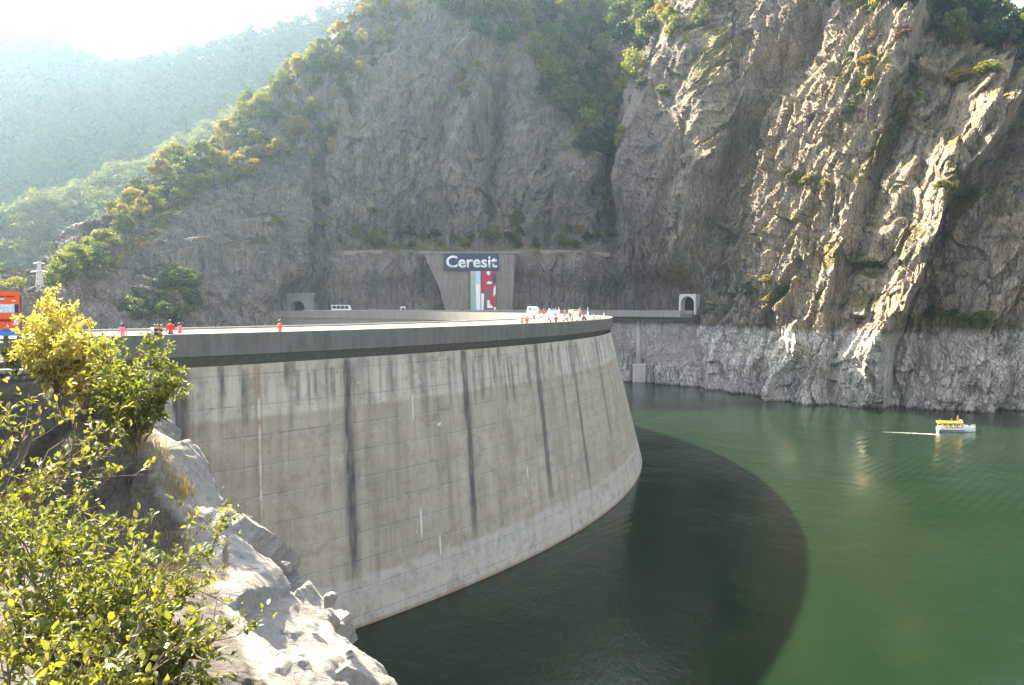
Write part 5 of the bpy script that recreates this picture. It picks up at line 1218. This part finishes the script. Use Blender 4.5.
def road_pt(px, dz=0.0):
    k = (px - PX0) / F
    for a, b in zip(RB[:-1] , RB[1:]):
        fa, fb = a[0] - k * a[1], b[0] - k * b[1]
        if fa * fb <= 0: u = fa / (fa - fb); return np.array([a[0] + (b[0] - a[0]) * u, a[1] + (b[1] - a[1]) * u, -2.896 + dz]), math.atan2(b[1] - a[1], b[0] - a[0])
p, a = road_pt(341.5); car('minibus', 'white minibus on the far bank road near the square tunnel portal', 'minibus', p, a, 'white', 7.4, 2.2, 2.9, True)
for px, lb, bd in [(373, 'white car on the far bank road, first ahead of the minibus', 'white'), (386, 'silver car on the far bank road, second ahead of the minibus', 'silver'), (421, 'pale cream car on the far bank road just before the billboard', 'cream'), (463, 'violet car on the far bank road at the foot of the concrete facing wall', 'violet')]:
    p, a = road_pt(px); car('parked_car', lb, 'car', p, a, bd, group='cars on the far bank road')
p, a = road_pt(403); k_ = thing('kiosk', 'small cream roadside kiosk with a flat white roof on the far road', 'kiosk', p, a)
MB().box(-.9, .9, -.8, .8, 0, 2.0).build('cabin', MAT['cream'], k_, bevel=0.03); MB().box(-1.1, 1.1, -1.0, 1.0, 2.004, 2.35).build('roof', MAT['white'], k_, bevel=0.04); MB().box(-.55, .55, -.83, -.803, 1.0, 1.65).build('window', MAT['glass'], k_)
car('parked_car', 'dark car crossing the bridge towards the arched portal', 'car', (47.5, 321.3, -3.096), R_(-40), 'black')
for px, dr, lb, bd, vn in [(532.5, 8.5, 'white van parked on the dam roadway at the start of the crowd', 'white', True), (552, 9.0, 'silver car parked on the dam roadway after the white van', 'silver', False), (576, 7.5, 'cream car parked last on the dam roadway near the tip', 'cream', False)]:
    p, ph_ = crest_far(px, dr); car('parked_van' if vn else 'parked_car', lb, 'van' if vn else 'car', (p[0], p[1], -2.136), ph_ + math.pi / 2, bd, 4.2 if vn else 3.7, 1.6, 1.75 if vn else 1.3, vn, 'vehicles on the dam crest')

# ------------------------------------------------------------------ the tour boat
bc = P(956, 433.5, 196.0); bt = thing('tour_boat', 'small white tour boat with a yellow canopy cruising on the green lake', 'boat', (bc[0], bc[1], ZW), R_(-8))
def hull_ring(x, wd, z0, z1): return [(x, -wd, z1), (x, -wd * .92, (z0 + z1) / 2), (x, -wd * .55, z0), (x, wd * .55, z0), (x, wd * .92, (z0 + z1) / 2), (x, wd, z1)]
st_ = [(-3.9, 1.05, -.3, .75), (-2, 1.25, -.35, .72), (0, 1.3, -.38, .74), (2, 1.1, -.34, .86), (3.2, .62, -.22, 1.02), (4.05, .06, .1, 1.2)]
hv = [p for s_ in st_ for p in hull_ring(*s_)]; hfc = [(i * 6 + k, i * 6 + (k + 1) % 6, i * 6 + 6 + (k + 1) % 6, i * 6 + 6 + k) for i in range(5) for k in range(6)] + [tuple(range(6)), tuple(range(35, 29, -1))]
hl = MB().add(hv, hfc).build('hull', MAT['white'], bt, smooth=False)
MB().box(-3.92, 1.4, -1.315, 1.315, .22, .38).build('rubbing_strake', MAT['navy'], hl)
MB().box(-3.6, .95, -1.12, 1.12, .62, 1.0).build('cabin_side', MAT['cream'], bt, bevel=.04)
cf = MB()
for x in (-3.5, -2.4, -1.3, -.2, .85):
    for s in (-1, 1): cf.box(x - .06, x + .06, s * 1.08 - .05, s * 1.08 + .05, 1.0, 1.75)
cf.build('cabin_frame', MAT['cream'], bt)
MB().box(-3.85, 1.1, -1.3, 1.3, 1.754, 2.08).build('canopy', MAT['yellow'], bt, bevel=.06)
MB().prism([(1.0, .8), (3.3, .95), (2.6, 1.25), (1.25, 1.6)], -.85, .85, 'y').build('foredeck_cabin', MAT['white'], bt, bevel=.05)
MB().prism([(1.02, 1.62), (1.25, 1.62), (1.05, 2.5), (.95, 2.5)], -.75, .75, 'y').build('windscreen', MAT['white'], bt)
MB().tube([(3.0, 0, 1.25), (3.6, -.25, 1.45), (4.05, 0, 1.5), (3.6, .25, 1.45), (3.0, 0, 1.25)], .05, 6).build('bow_rail', MAT['yellow'], bt)
MB().tube([(-3.2, .6, 2.05), (-3.2, .6, 2.75)], .025, 5).build('mast', MAT['steel'], bt)
def on_boat(x, y, z): c, s = math.cos(R_(-8)), math.sin(R_(-8)); return (bc[0] + x * c - y * s, bc[1] + x * s + y * c, ZW + z)
for x, y, z, sh, tr, ha, tx in [(.25, -.2, 2.08, 'orangecloth', 'tancloth', 'hairfair', 'person in orange standing on top of the yellow boat canopy'), (-.9, .2, 1.55, 'greycloth', 'bluecloth', 'hairdark', 'person in grey whose head shows just above the boat canopy'), (-2.0, -.2, .55, 'red', 'bluecloth', 'hairdark', 'person in red standing under the boat canopy amidships'), (-1.1, -.3, .55, 'bluecloth', 'greycloth', 'hairdark', 'person in blue under the boat canopy next to the one in red'), (-2.9, -.2, .55, 'whitecloth', 'greycloth', 'hairfair', 'person in white under the boat canopy at the stern'), (.2, -.3, .55, 'blackcloth', 'blackcloth', 'hairdark', 'person in black under the boat canopy near the bow')]:
    person(tx, on_boat(x, y, z), R_(170), sh, tr, ha, 'stand', 'people aboard the boat', 1.25 if z < 2 else 1.5)

# wake: thin foam on the water
def m_foam(dens):
    t = NT('foam'); pos = t.n('NewGeometry').outputs['Position']; n = t.noise(t.n('Mapping', {'Vector': pos, 'Scale': (.5, 1.6, 1)}).outputs[0], 1.6, 6, .7)
    a = t.math('MULTIPLY', t.ramp(n, [(dens, 0.0), (dens + .16, 1.0)]), t.attr('fade'))
    p = t.n('BsdfDiffuse', {'Color': (.8, .82, .8, 1)}); tr = t.n('BsdfTransparent'); mx = t.n('MixShader', {0: a, 1: tr.outputs[0], 2: p.outputs[0]})
    t.t.links.new(mx.outputs[0], t.out.inputs[0]); return t.m
MAT['foam'] = m_foam(.36); MAT['thinfoam'] = m_foam(.53)
def foam(name, label, path, w0, w1, mat, f0=1.0, f1=0.0, n=60):
    pts = [P(px, py, 28.0 * F / (py - HOR) * 1.0) for px, py in path]; pts = np.array(pts); u = np.linspace(0, len(pts) - 1, n)
    xy = np.stack([np.interp(u, np.arange(len(pts)), pts[:, k]) for k in (0, 1)], -1); t_ = np.gradient(xy, axis=0); t_ /= np.linalg.norm(t_, axis=1, keepdims=True); nn_ = np.stack([-t_[:, 1], t_[:, 0]], -1)
    w = np.linspace(w0, w1, n)[:, None]; V, fd = [], []
    for k, f in ((-1, 0), (-.5, .8), (0, 1), (.5, .8), (1, 0)):
        q = xy + nn_ * w * k; V.append(np.column_stack([q, np.full(n, ZW + 0.012)])); fd.append(f * np.linspace(f0, f1, n))
    V = np.stack(V, 1); return tag(link(name, mesh_np(name, V, grid_quads(n, 5), [MAT[mat]], True, attrs={'fade': np.stack(fd, 1)})), label, 'wake', None, 'stuff')
foam('boat_wake', 'white foam wake trailing behind the tour boat', [(939, 435.2), (925, 434.4), (905, 433.4), (880, 432.4)], .55, 1.0, 'foam')

# ------------------------------------------------------------------ the air
def add_haze(density=0.00010, aniso=0.74):
    t = NT('haze'); v = t.n('VolumePrincipled', {'Density': density, 'Anisotropy': aniso, 'Color': (0.52, 0.75, 1.0, 1)}); v.inputs['Density Attribute'].default_value = ''
    t.t.links.new(v.outputs[0], t.out.inputs['Volume'])
    top = max(float(CG2[..., 2].max()), float(FG[..., 2].max()), float(HG[..., 2].max())) + 60
    o = MB().box(-1950, 1950, -750, 2350, -134, top).build('haze', t.m); tag(o, None, None, None, 'stuff'); o['label'] = 'pale blue haze filling the valley air'; return o
add_haze()
